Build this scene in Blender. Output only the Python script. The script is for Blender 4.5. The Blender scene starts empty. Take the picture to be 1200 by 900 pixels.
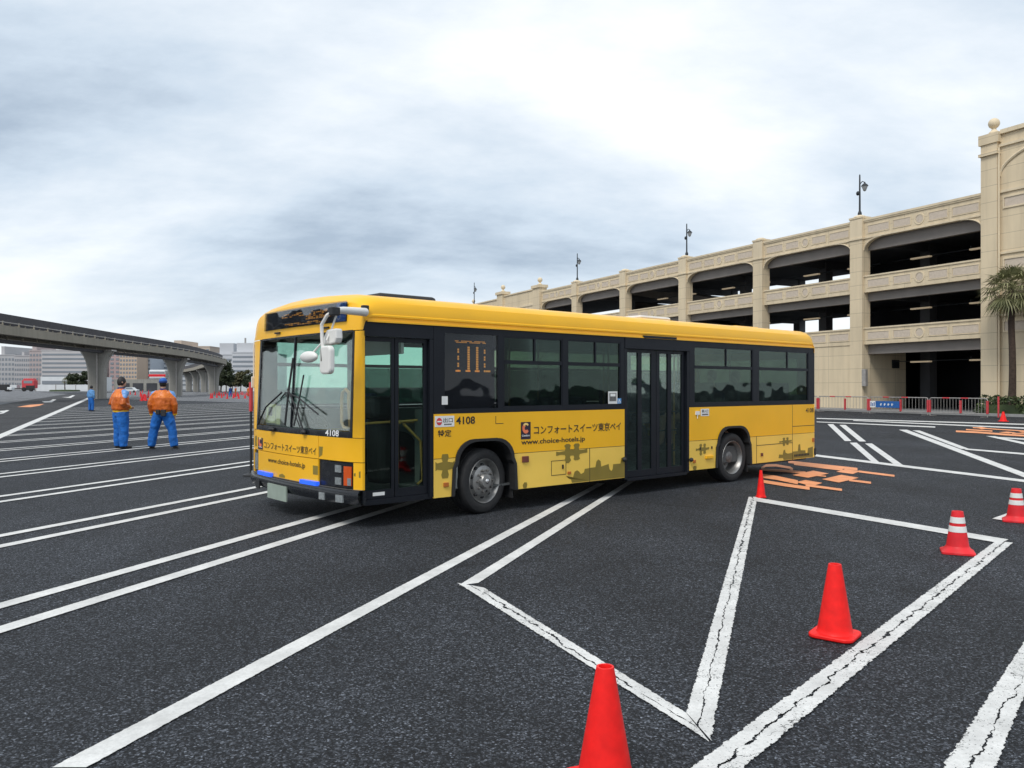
import bpy, bmesh, math, random
from mathutils import Vector, Matrix
random.seed(7)
R = math.radians
scn = bpy.context.scene
COL = scn.collection

# ------------------------------------------------------------------ camera
H = 1.65; FPX = 950.0; Y0 = 453.5
cam_d = bpy.data.cameras.new('camera'); cam = bpy.data.objects.new('camera', cam_d)
COL.objects.link(cam); scn.camera = cam
cam.location = (0, 0, H); cam.rotation_euler = (R(90), 0, 0)
cam_d.sensor_width = 36; cam_d.lens = 36 * FPX / 1200; cam_d.shift_y = 3.5 / 1200
cam_d.clip_start = 0.05; cam_d.clip_end = 6000

# ------------------------------------------------------------------ world, sun, exposure
SUN_EL, SUN_AZ = 52, 207          # azimuth measured clockwise from +Y (north)
w = bpy.data.worlds.new('World'); scn.world = w; w.use_nodes = True
nt = w.node_tree; N = nt.nodes; L = nt.links; N.clear()
def nn(t, **k):
    n = N.new(t)
    for a, b in k.items(): setattr(n, a, b)
    return n
out = nn('ShaderNodeOutputWorld')
sky = nn('ShaderNodeTexSky', sky_type='NISHITA', sun_disc=False)
sky.sun_elevation = R(SUN_EL); sky.sun_rotation = R(SUN_AZ)
bg1 = nn('ShaderNodeBackground'); bg1.inputs[1].default_value = 0.10
L.new(sky.outputs[0], bg1.inputs[0])
tc = nn('ShaderNodeTexCoord'); sp = nn('ShaderNodeSeparateXYZ'); L.new(tc.outputs['Generated'], sp.inputs[0])
def mth(op, a, b=None, c=None):
    m = nn('ShaderNodeMath', operation=op)
    for i, v in enumerate((a, b, c)):
        if v is None: continue
        if isinstance(v, (int, float)): m.inputs[i].default_value = v
        else: L.new(v, m.inputs[i])
    return m.outputs[0]
zz = mth('ADD', mth('MAXIMUM', sp.outputs[2], 0.0), 0.30)
cx_ = mth('DIVIDE', sp.outputs[0], zz); cy_ = mth('DIVIDE', sp.outputs[1], zz)
cb = nn('ShaderNodeCombineXYZ'); L.new(cx_, cb.inputs[0]); L.new(cy_, cb.inputs[1])
mp = nn('ShaderNodeMapping'); mp.inputs['Rotation'].default_value = (0, 0, R(-28)); mp.inputs['Scale'].default_value = (0.62, 1.0, 1)
mp.inputs['Location'].default_value = (9.3, 7.4, 0)
L.new(cb.outputs[0], mp.inputs[0])
n1 = nn('ShaderNodeTexNoise'); n1.inputs['Scale'].default_value = 1.05; n1.inputs['Detail'].default_value = 5; n1.inputs['Roughness'].default_value = 0.47; n1.inputs['Distortion'].default_value = 0.5
L.new(mp.outputs[0], n1.inputs[0])
n2 = nn('ShaderNodeTexNoise'); n2.inputs['Scale'].default_value = 4.2; n2.inputs['Detail'].default_value = 6; n2.inputs['Roughness'].default_value = 0.62
L.new(mp.outputs[0], n2.inputs[0])
cl = mth('ADD', mth('MULTIPLY', n1.outputs[0], 0.75), mth('MULTIPLY', n2.outputs[0], 0.25))
rp = nn('ShaderNodeValToRGB'); L.new(cl, rp.inputs[0])
e = rp.color_ramp.elements
e[0].position = 0.36; e[0].color = (0.30, 0.365, 0.445, 1)
e[1].position = 0.62; e[1].color = (0.75, 0.765, 0.775, 1)
k = e.new(0.44); k.color = (0.45, 0.52, 0.595, 1)
k = e.new(0.53); k.color = (0.60, 0.645, 0.69, 1)
bg2 = nn('ShaderNodeBackground'); bg2.inputs[1].default_value = 1.07
hzf = mth('SUBTRACT', 1.0, mth('MULTIPLY', mth('MAXIMUM', sp.outputs[2], 0.0), 7.0)); hzm = nn('ShaderNodeMix', data_type='RGBA', clamp_factor=True)
L.new(mth('MULTIPLY', mth('MAXIMUM', hzf, 0.0), 0.7), hzm.inputs[0]); L.new(rp.outputs[0], hzm.inputs[6]); hzm.inputs[7].default_value = (0.62, 0.65, 0.67, 1)
L.new(hzm.outputs[2], bg2.inputs[0])
mx = nn('ShaderNodeMixShader'); mx.inputs[0].default_value = 0.93
L.new(bg1.outputs[0], mx.inputs[1]); L.new(bg2.outputs[0], mx.inputs[2]); L.new(mx.outputs[0], out.inputs[0])
sd = bpy.data.lights.new('sun', 'SUN'); sun = bpy.data.objects.new('sun', sd); COL.objects.link(sun)
sd.energy = 1.45; sd.angle = R(20); sd.color = (1.0, 0.965, 0.91)
az = R(SUN_AZ)
sv = Vector((math.sin(az) * math.cos(R(SUN_EL)), math.cos(az) * math.cos(R(SUN_EL)), math.sin(R(SUN_EL))))
sun.rotation_euler = sv.to_track_quat('Z', 'Y').to_euler(); sun.location = (-20, -10, 40)
vs = scn.view_settings; vs.view_transform = 'Standard'; vs.look = 'None'; vs.gamma = 1; vs.use_curve_mapping = False; vs.exposure = 0.50
scn.cycles.max_bounces = 8; scn.cycles.transparent_max_bounces = 16

# ------------------------------------------------------------------ materials
class NT:
    def __init__(s, name):
        s.m = bpy.data.materials.new(name); s.m.use_nodes = True; s.t = s.m.node_tree
        s.t.nodes.clear(); s.o = s.n('ShaderNodeOutputMaterial'); s.b = s.n('ShaderNodeBsdfPrincipled')
        s.l(s.b.outputs[0], s.o.inputs[0])
    def n(s, t, **k):
        x = s.t.nodes.new(t)
        for a, b in k.items(): setattr(x, a, b)
        return x
    def l(s, a, b): s.t.links.new(a, b)
    def put(s, sock, v):
        if isinstance(v, (int, float)): sock.default_value = v
        elif isinstance(v, tuple): sock.default_value = (v + (1,))[:4] if len(sock.default_value) == 4 else v
        else: s.l(v, sock)
    def math(s, op, a, b=None, clamp=False):
        m = s.n('ShaderNodeMath', operation=op, use_clamp=clamp); s.put(m.inputs[0], a)
        if b is not None: s.put(m.inputs[1], b)
        return m.outputs[0]
    def mix(s, f, a, b):
        m = s.n('ShaderNodeMix', data_type='RGBA'); s.put(m.inputs[0], f); s.put(m.inputs[6], a); s.put(m.inputs[7], b)
        return m.outputs[2]
    def coord(s, kind='Object', scale=(1, 1, 1)):
        c = s.n('ShaderNodeTexCoord'); m = s.n('ShaderNodeMapping'); m.inputs['Scale'].default_value = scale
        s.l(c.outputs[kind], m.inputs[0]); return m.outputs[0]
    def noise(s, vec, scale, detail=3, rough=.5):
        x = s.n('ShaderNodeTexNoise'); x.inputs['Scale'].default_value = scale; x.inputs['Detail'].default_value = detail
        x.inputs['Roughness'].default_value = rough; s.l(vec, x.inputs['Vector']); return x.outputs[0]
    def ramp(s, f, stops):
        r = s.n('ShaderNodeValToRGB'); s.l(f, r.inputs[0]); e = r.color_ramp.elements
        while len(e) < len(stops): e.new(0.5)
        for i, (p, c) in enumerate(stops): e[i].position = p; e[i].color = (c + (1,))[:4] if isinstance(c, tuple) else (c, c, c, 1)
        return r.outputs[0]
    def bump(s, h, strength, dist):
        b = s.n('ShaderNodeBump'); b.inputs['Strength'].default_value = strength; b.inputs['Distance'].default_value = dist
        s.l(h, b.inputs['Height']); s.l(b.outputs[0], s.b.inputs['Normal'])
def M(name, col, rough=.5, metal=0., var=.12, vs=3., bump=0., bs=60., coat=0., emit=None, es=0., spec=None):
    t = NT(name); c = t.coord()
    f = t.noise(c, vs, 4)
    d = tuple(x * (1 - var) for x in col); b = tuple(min(1, x * (1 + var)) for x in col)
    t.put(t.b.inputs['Base Color'], t.ramp(f, [(.3, d), (.7, b)]))
    t.b.inputs['Metallic'].default_value = metal
    f2 = t.noise(c, vs * 4, 3)
    t.put(t.b.inputs['Roughness'], t.ramp(f2, [(.3, max(0.02, rough - .06)), (.7, min(1., rough + .08))]))
    if coat: t.b.inputs['Coat Weight'].default_value = coat; t.b.inputs['Coat Roughness'].default_value = .08
    if spec is not None: t.b.inputs['Specular IOR Level'].default_value = spec
    if bump: t.bump(t.noise(c, bs, 3), bump, .01)
    if emit: t.b.inputs['Emission Color'].default_value = emit + (1,); t.b.inputs['Emission Strength'].default_value = es
    return t.m
def glass(name, tint, refl=.06, rough=.02):
    t = NT(name); t.t.nodes.remove(t.b)
    tr = t.n('ShaderNodeBsdfTransparent'); tr.inputs[0].default_value = tint + (1,)
    g = t.n('ShaderNodeBsdfGlossy'); g.inputs['Roughness'].default_value = rough
    c = t.coord(); nz_ = t.noise(c, 1.3, 2); bp = t.n('ShaderNodeBump'); bp.inputs['Strength'].default_value = .35; bp.inputs['Distance'].default_value = .03
    t.l(nz_, bp.inputs['Height']); t.l(bp.outputs[0], g.inputs['Normal'])
    fr = t.n('ShaderNodeFresnel'); fr.inputs[0].default_value = 1.5
    f = t.math('MULTIPLY_ADD', fr.outputs[0], .40); f.node.inputs[2].default_value = refl - .02
    m = t.n('ShaderNodeMixShader'); t.l(f, m.inputs[0]); t.l(tr.outputs[0], m.inputs[1]); t.l(g.outputs[0], m.inputs[2])
    t.l(m.outputs[0], t.o.inputs[0]); return t.m

def asphalt(name, lo, mid, hi, big=.36):
    t = NT(name); c = t.coord()
    v1 = t.n('ShaderNodeTexVoronoi'); v1.inputs['Scale'].default_value = 105; t.l(c, v1.inputs['Vector'])
    bw = t.n('ShaderNodeSeparateColor'); t.l(v1.outputs['Color'], bw.inputs[0])
    f2 = t.noise(c, 38, 4, .8)
    st = t.math('POWER', bw.outputs[0], 2.0)
    ff = t.math('ADD', t.math('MULTIPLY', st, .62), t.math('MULTIPLY', t.math('SUBTRACT', f2, .5), .9))
    col = t.ramp(ff, [(.0, lo), (.24, mid), (.53, hi), (.75, tuple(min(1, x * 3.6) for x in hi))])
    g = t.noise(c, .32, 6, .62)
    k = t.ramp(g, [(.32, 1 - big), (.68, 1 + big * .8)])
    mm = t.n('ShaderNodeMix', data_type='RGBA', blend_type='MULTIPLY'); mm.inputs[0].default_value = 1
    t.l(col, mm.inputs[6]); t.l(k, mm.inputs[7])
    # long tyre-worn streaks and hairline repair joints
    c2 = t.coord('Object', (.55, .09, 1)); s_ = t.noise(c2, 2.2, 5, .6)
    k2 = t.ramp(s_, [(.35, .84), (.65, 1.14)])
    m2 = t.n('ShaderNodeMix', data_type='RGBA', blend_type='MULTIPLY'); m2.inputs[0].default_value = 1
    t.l(mm.outputs[2], m2.inputs[6]); t.l(k2, m2.inputs[7])
    v = t.n('ShaderNodeTexVoronoi', feature='DISTANCE_TO_EDGE'); v.inputs['Scale'].default_value = .22
    cw = t.n('ShaderNodeVectorMath', operation='ADD'); nv = t.n('ShaderNodeTexNoise'); nv.inputs['Scale'].default_value = 1.7; nv.inputs['Detail'].default_value = 6
    t.l(c, nv.inputs['Vector']); t.l(c, cw.inputs[0]); t.l(nv.outputs[1], cw.inputs[1]); t.l(cw.outputs[0], v.inputs['Vector'])
    crack = t.ramp(v.outputs[0], [(.0, .45), (.004, 1.0)])
    m3 = t.n('ShaderNodeMix', data_type='RGBA', blend_type='MULTIPLY'); m3.inputs[0].default_value = .8
    t.l(m2.outputs[2], m3.inputs[6]); t.l(crack, m3.inputs[7])
    o1 = t.noise(c, .9, 5, .7); oil = t.ramp(o1, [(.60, 1.), (.70, .66)])
    c4 = t.coord('Object', (.9, .06, 1)); mr = t.n('ShaderNodeMapping'); mr.inputs['Rotation'].default_value = (0, 0, R(-52)); t.l(c, mr.inputs[0])
    mr2 = t.n('ShaderNodeMapping'); mr2.inputs['Scale'].default_value = (2.6, .10, 1); t.l(mr.outputs[0], mr2.inputs[0])
    tyre = t.ramp(t.noise(mr2.outputs[0], 1.0, 3, .55), [(.60, 1.), (.68, .78)])
    m4 = t.n('ShaderNodeMix', data_type='RGBA', blend_type='MULTIPLY'); m4.inputs[0].default_value = 1; t.l(m3.outputs[2], m4.inputs[6]); t.l(t.math('MULTIPLY', oil, tyre), m4.inputs[7])
    t.l(m4.outputs[2], t.b.inputs['Base Color'])
    t.b.inputs['Roughness'].default_value = .82; t.b.inputs['Specular IOR Level'].default_value = .35
    t.bump(ff, 1.0, .016)
    return t.m
MAT = {}
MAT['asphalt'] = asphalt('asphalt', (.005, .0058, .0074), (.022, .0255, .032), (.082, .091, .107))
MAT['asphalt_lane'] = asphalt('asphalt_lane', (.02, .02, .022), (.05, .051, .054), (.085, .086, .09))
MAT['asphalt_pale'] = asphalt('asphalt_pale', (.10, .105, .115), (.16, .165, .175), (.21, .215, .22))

def paint(name, base, crack=0., wear=.5):
    t = NT(name); uv = t.n('ShaderNodeUVMap', uv_map='m'); un = t.n('ShaderNodeUVMap', uv_map='n')
    s = t.n('ShaderNodeSeparateXYZ'); t.l(uv.outputs[0], s.inputs[0])
    s2 = t.n('ShaderNodeSeparateXYZ'); t.l(un.outputs[0], s2.inputs[0])
    c = t.coord()
    # ragged edge
    en = t.noise(c, 26, 4, .7)
    edge = t.math('GREATER_THAN', t.math('ADD', t.math('ABSOLUTE', s2.outputs[0]), t.math('MULTIPLY', t.math('SUBTRACT', en, .5), .26 + .30 * crack)), .965 - .04 * crack)
    # pits in the paint
    pn = t.noise(c, 70, 3, .75); gate = t.noise(c, 2.6, 3, .6)
    pit = t.math('GREATER_THAN', t.math('ADD', pn, t.math('MULTIPLY', gate, .22 * wear)), .735 + .05 * (1 - wear))
    mask = t.math('MAXIMUM', edge, pit)
    if crack:
        cn = t.noise(c, 5.5, 5, .65); cg = t.noise(c, 9.0, 4, .7)
        off = t.math('MULTIPLY', t.math('SUBTRACT', cn, .5), .16)
        d = t.math('ABSOLUTE', t.math('ADD', s.outputs[0], off))
        wdt = t.math('MULTIPLY', t.math('SUBTRACT', cg, .36), .05 * crack)
        mask = t.math('MAXIMUM', mask, t.math('LESS_THAN', d, wdt))
        v = t.n('ShaderNodeTexVoronoi', feature='DISTANCE_TO_EDGE'); v.inputs['Scale'].default_value = 6.5
        cw = t.n('ShaderNodeVectorMath', operation='ADD'); nv = t.n('ShaderNodeTexNoise'); nv.inputs['Scale'].default_value = 9; nv.inputs['Detail'].default_value = 5
        sc = t.n('ShaderNodeVectorMath', operation='SCALE'); sc.inputs['Scale'].default_value = .3
        t.l(c, nv.inputs['Vector']); t.l(nv.outputs[1], sc.inputs[0]); t.l(c, cw.inputs[0]); t.l(sc.outputs[0], cw.inputs[1]); t.l(cw.outputs[0], v.inputs['Vector'])
        hair = t.math('MULTIPLY', t.math('LESS_THAN', v.outputs[0], .016), t.math('GREATER_THAN', t.noise(c, 1.9, 3, .6), .55))
        mask = t.math('MAXIMUM', mask, t.math('MULTIPLY', hair, .8))
    dn = t.noise(c, 3.2, 5, .65)
    dirty = t.mix(t.ramp(dn, [(.35, 0.), (.72, .8)]), base, tuple(x * .62 for x in base))
    fine = t.noise(c, 48, 3, .7)
    dirty2 = t.mix(t.ramp(fine, [(.35, .32), (.6, 0.)]), dirty, tuple(x * .5 for x in base))
    t.l(dirty2, t.b.inputs['Base Color'])
    tr = t.n('ShaderNodeBsdfTransparent'); ms = t.n('ShaderNodeMixShader'); t.l(mask, ms.inputs[0]); t.l(t.b.outputs[0], ms.inputs[1]); t.l(tr.outputs[0], ms.inputs[2]); t.l(ms.outputs[0], t.o.inputs[0])
    t.b.inputs['Roughness'].default_value = .75
    t.bump(fine, .4, .006)
    return t.m
MAT['line'] = paint('line_paint', (.72, .72, .70), 0, .45)
MAT['line_crack'] = paint('line_paint_cracked', (.72, .72, .70), 1, .9)
MAT['road_orange'] = paint('road_orange_paint', (.90, .37, .17), 0, .6)

yel = (.68, .33, .012)
MAT['yellow'] = M('bus_yellow', (.92, .485, .014), .34, 0, .05, 1.2, coat=.12, spec=.35)
MAT['yellow_low'] = M('bus_yellow_skirt', (.88, .58, .10), .36, 0, .07, 1.2, coat=.1, spec=.35)
MAT['olive'] = M('olive_decal', (.235, .17, .022), .5, 0, .1, 4)
MAT['black'] = M('black_gloss', (.012, .014, .018), .22, 0, .1)
MAT['frame'] = M('black_window_frame', (.010, .012, .017), .38, 0, .1, spec=.22)
MAT['rubber'] = M('tyre_rubber', (.017, .017, .018), .78, 0, .2, 8, .25, 90)
MAT['dark'] = M('dark_plastic', (.02, .021, .023), .6, 0, .2)
MAT['steel'] = M('wheel_steel', (.30, .295, .285), .42, .75, .2, 14)
MAT['steel_dark'] = M('hub_steel', (.17, .165, .16), .5, .6, .3, 20)
MAT['chrome'] = M('hub_cap_metal', (.62, .62, .62), .22, .9, .05)
MAT['white_plastic'] = M('white_mirror_housing', (.72, .71, .68), .45, 0, .06)
MAT['lamp_glass'] = M('clear_lamp', (.34, .37, .38), .12, .4, .2, 30)
MAT['amber'] = M('amber_lens', (.60, .085, .012), .2, 0, .1)
MAT['amber_dim'] = M('amber_marker', (.45, .13, .02), .35, 0, .1)
MAT['red_dim'] = M('brown_reflector', (.16, .045, .03), .3, 0, .1)
MAT['blue_led'] = M('blue_marker_light', (.02, .09, .75), .3, 0, .05, emit=(.03, .16, 1.0), es=.45)
MAT['led'] = M('amber_display_dots', (.8, .38, .05), .4, 0, .05, emit=(1.0, .40, .06), es=.30)
MAT['blue_panel'] = M('blue_display_card', (.02, .14, .52), .4, 0, .05)
MAT['plate'] = M('blank_number_plate', (.30, .36, .31), .5, 0, .1, 6)
MAT['lettering'] = M('black_lettering', (.018, .014, .012), .5, 0, .05)
MAT['white_letter'] = M('white_lettering', (.82, .82, .8), .5, 0, .03)
MAT['sticker'] = M('white_sticker', (.76, .76, .74), .5, 0, .05)
MAT['sticker_blue'] = M('blue_sticker', (.10, .30, .62), .5, 0, .05)
MAT['red_mark'] = M('red_sticker', (.62, .05, .06), .5, 0, .05)
MAT['logo_dark'] = M('logo_navy', (.022, .012, .03), .4, 0, .05)
MAT['logo_c'] = M('logo_orange', (.78, .19, .08), .4, 0, .25, 5)
MAT['logo_y'] = M('logo_yellow', (.85, .6, .2), .4, 0, .1)
MAT['g_side'] = glass('tinted_side_glass', (.36, .44, .41), .018)
MAT['g_rear'] = glass('tinted_rear_glass', (.42, .52, .47), .04)
MAT['g_wind'] = glass('windscreen_glass', (.90, .955, .93), .06)
MAT['g_far'] = glass('green_far_glass', (.72, .93, .85), .03)
MAT['g_low'] = glass('dark_far_glass', (.30, .36, .34), .03)
MAT['g_door'] = glass('door_glass', (.74, .84, .80), .025)
MAT['g_dark'] = glass('display_glass', (.78, .80, .82), .022)
MAT['inner'] = M('bus_interior_panel', (.34, .36, .34), .7, 0, .05)
MAT['inner_floor'] = M('bus_floor', (.08, .085, .085), .7, 0, .2)
MAT['seat'] = M('bus_seat_cloth', (.05, .07, .13), .9, 0, .2, 20)
MAT['pole'] = M('orange_grab_pole', (.62, .34, .09), .4, 0, .05)
MAT['paper'] = M('pale_notice_paper', (.66, .64, .34), .7, 0, .08)

def wall_mat(name, col, joint=3.2, row=.98, dark=.82):
    t = NT(name); c = t.coord()
    s = t.n('ShaderNodeSeparateXYZ'); t.l(c, s.inputs[0])
    cb = t.n('ShaderNodeCombineXYZ'); t.l(t.math('ADD', s.outputs[0], s.outputs[1]), cb.inputs[0]); t.l(s.outputs[2], cb.inputs[1])
    br = t.n('ShaderNodeTexBrick'); br.offset = 0; br.inputs['Scale'].default_value = 1; br.inputs['Mortar Size'].default_value = .018; br.inputs['Mortar Smooth'].default_value = .3
    br.inputs['Brick Width'].default_value = joint; br.inputs['Row Height'].default_value = row
    br.inputs['Color1'].default_value = col + (1,); br.inputs['Color2'].default_value = tuple(x * .965 for x in col) + (1,); br.inputs['Mortar'].default_value = tuple(x * dark * .8 for x in col) + (1,)
    t.l(cb.outputs[0], br.inputs['Vector'])
    st = t.coord('Object', (1.6, 1.6, .10)); sn = t.noise(st, 1.4, 6, .65)
    big = t.noise(c, .25, 5, .6)
    k = t.ramp(sn, [(.3, .86), (.55, 1.), (.8, 1.03)]); k2 = t.ramp(big, [(.3, .92), (.7, 1.06)])
    a = t.n('ShaderNodeMix', data_type='RGBA', blend_type='MULTIPLY'); a.inputs[0].default_value = 1; t.l(br.outputs[0], a.inputs[6]); t.l(k, a.inputs[7])
    b = t.n('ShaderNodeMix', data_type='RGBA', blend_type='MULTIPLY'); b.inputs[0].default_value = 1; t.l(a.outputs[2], b.inputs[6]); t.l(k2, b.inputs[7])
    t.l(b.outputs[2], t.b.inputs['Base Color']); t.b.inputs['Roughness'].default_value = .85
    t.bump(t.noise(c, 14, 4), .12, .02)
    return t.m
MAT['cream'] = wall_mat('cream_wall', (.69, .572, .395))
MAT['cream_trim'] = wall_mat('cream_trim', (.71, .595, .42), 40, 40)
MAT['panel_pink'] = M('roughcast_panel', (.56, .475, .385), .95, 0, .08, 6, .4, 25)
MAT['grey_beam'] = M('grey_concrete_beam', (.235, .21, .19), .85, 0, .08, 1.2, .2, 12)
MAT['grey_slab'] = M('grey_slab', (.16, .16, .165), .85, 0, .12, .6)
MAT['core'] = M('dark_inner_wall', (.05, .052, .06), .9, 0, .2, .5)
MAT['batten'] = M('light_batten', (.6, .5, .36), .5, 0, .05, emit=(1.0, .78, .5), es=.14)
MAT['iron'] = M('dark_iron', (.025, .03, .035), .5, .3, .1)
MAT['lantern'] = M('lantern_glass', (.35, .36, .36), .3, 0, .1)
MAT['concrete'] = wall_mat('viaduct_concrete', (.285, .275, .25), 60, 2.2, .9)
MAT['beam_conc'] = wall_mat('beam_concrete', (.30, .275, .225), 12, 40, .9)
MAT['rail_dark'] = M('dark_rail_cover', (.05, .048, .055), .7, 0, .15, .5)
MAT['cone_red'] = M('cone_red_plastic', (.84, .014, .012), .5, 0, .12, 14, .05, 120, spec=.3)
MAT['cone_pink'] = M('cone_faded_red_plastic', (.68, .022, .03), .5, 0, .16, 9, spec=.3)
MAT['cone_white'] = M('reflective_white_band', (.72, .72, .70), .5, 0, .1, 12)
MAT['barrier_white'] = M('galvanised_barrier', (.36, .34, .32), .45, .3, .12, 6)
MAT['barrier_red'] = M('barrier_red', (.55, .05, .06), .5, 0, .12, 6)
MAT['sign_blue'] = M('blue_sign', (.015, .11, .36), .5, 0, .05)
MAT['kerb'] = M('kerb_stone', (.27, .27, .265), .85, 0, .15, 2, .3, 30)
MAT['pave'] = M('pavement', (.2, .2, .2), .85, 0, .15, 1)
MAT['bark'] = M('palm_bark', (.05, .033, .024), .95, 0, .35, 8, .6, 20)
MAT['hoard'] = M('white_hoarding', (.62, .64, .65), .6, 0, .06, .4)
def leaf(name, a, b):
    t = NT(name); c = t.coord(); f = t.noise(c, 1.1, 3); i = t.n('ShaderNodeNewGeometry')
    f2 = t.math('ADD', t.math('MULTIPLY', f, .45), t.math('MULTIPLY', i.outputs['Random Per Island'], .55))
    t.l(t.ramp(f2, [(.2, a), (.8, b)]), t.b.inputs['Base Color']); t.b.inputs['Roughness'].default_value = .6
    return t.m
MAT['palm_leaf'] = leaf('palm_leaf', (.075, .085, .03), (.24, .235, .11))
MAT['hedge_leaf'] = leaf('hedge_leaf', (.018, .032, .010), (.065, .095, .028))
MAT['tree_leaf'] = leaf('tree_leaf', (.02, .032, .014), (.06, .075, .03))
MAT['tree_leaf_gold'] = leaf('tree_leaf_olive', (.05, .055, .02), (.12, .11, .045))
MAT['skin'] = M('skin', (.50, .30, .21), .55, 0, .05)
MAT['hair'] = M('black_hair', (.014, .012, .012), .6, 0, .2, 30)
MAT['trouser'] = M('blue_trousers', (.008, .12, .44), .85, 0, .25, 9, 1.0, 9)
MAT['shirt_pale'] = M('pale_blue_jacket', (.10, .26, .52), .8, 0, .3, 9, .4, 14)
MAT['navy'] = M('navy_cloth', (.02, .04, .16), .85, 0, .2, 9)
MAT['cap'] = M('blue_cap', (.015, .10, .40), .7, 0, .12, 12)
MAT['hem'] = M('yellow_hem', (.82, .50, .02), .75, 0, .1, 12)
MAT['shoe'] = M('black_shoe', (.018, .018, .02), .5, 0, .1)
MAT['dark_cloth'] = M('dark_cloth', (.03, .03, .034), .9, 0, .2)
def jacket_mat():
    t = NT('orange_work_jacket'); c = t.coord(); s = t.n('ShaderNodeSeparateXYZ'); t.l(c, s.inputs[0])
    ax = t.math('ABSOLUTE', s.outputs[0])
    yoke = t.math('GREATER_THAN', t.math('ADD', t.math('MULTIPLY', ax, 1.0), t.math('MULTIPLY', s.outputs[2], .9)), 1.478)
    f = t.noise(t.coord('Object', (1, 1, .5)), 10, 4)
    org = t.ramp(f, [(.3, (.56, .12, .010)), (.7, (.80, .21, .015))])
    low = t.math('LESS_THAN', s.outputs[2], 1.285)
    org2 = t.mix(low, org, t.ramp(f, [(.3, (.42, .075, .006)), (.7, (.64, .145, .010))]))
    t.l(t.mix(yoke, org2, (.13, .30, .62)), t.b.inputs['Base Color']); t.b.inputs['Roughness'].default_value = .42
    t.bump(t.noise(t.coord('Object', (1.2, 1.2, .8)), 7, 4, .55), .55, .05)
    return t.m
MAT['jacket'] = jacket_mat()

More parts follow.
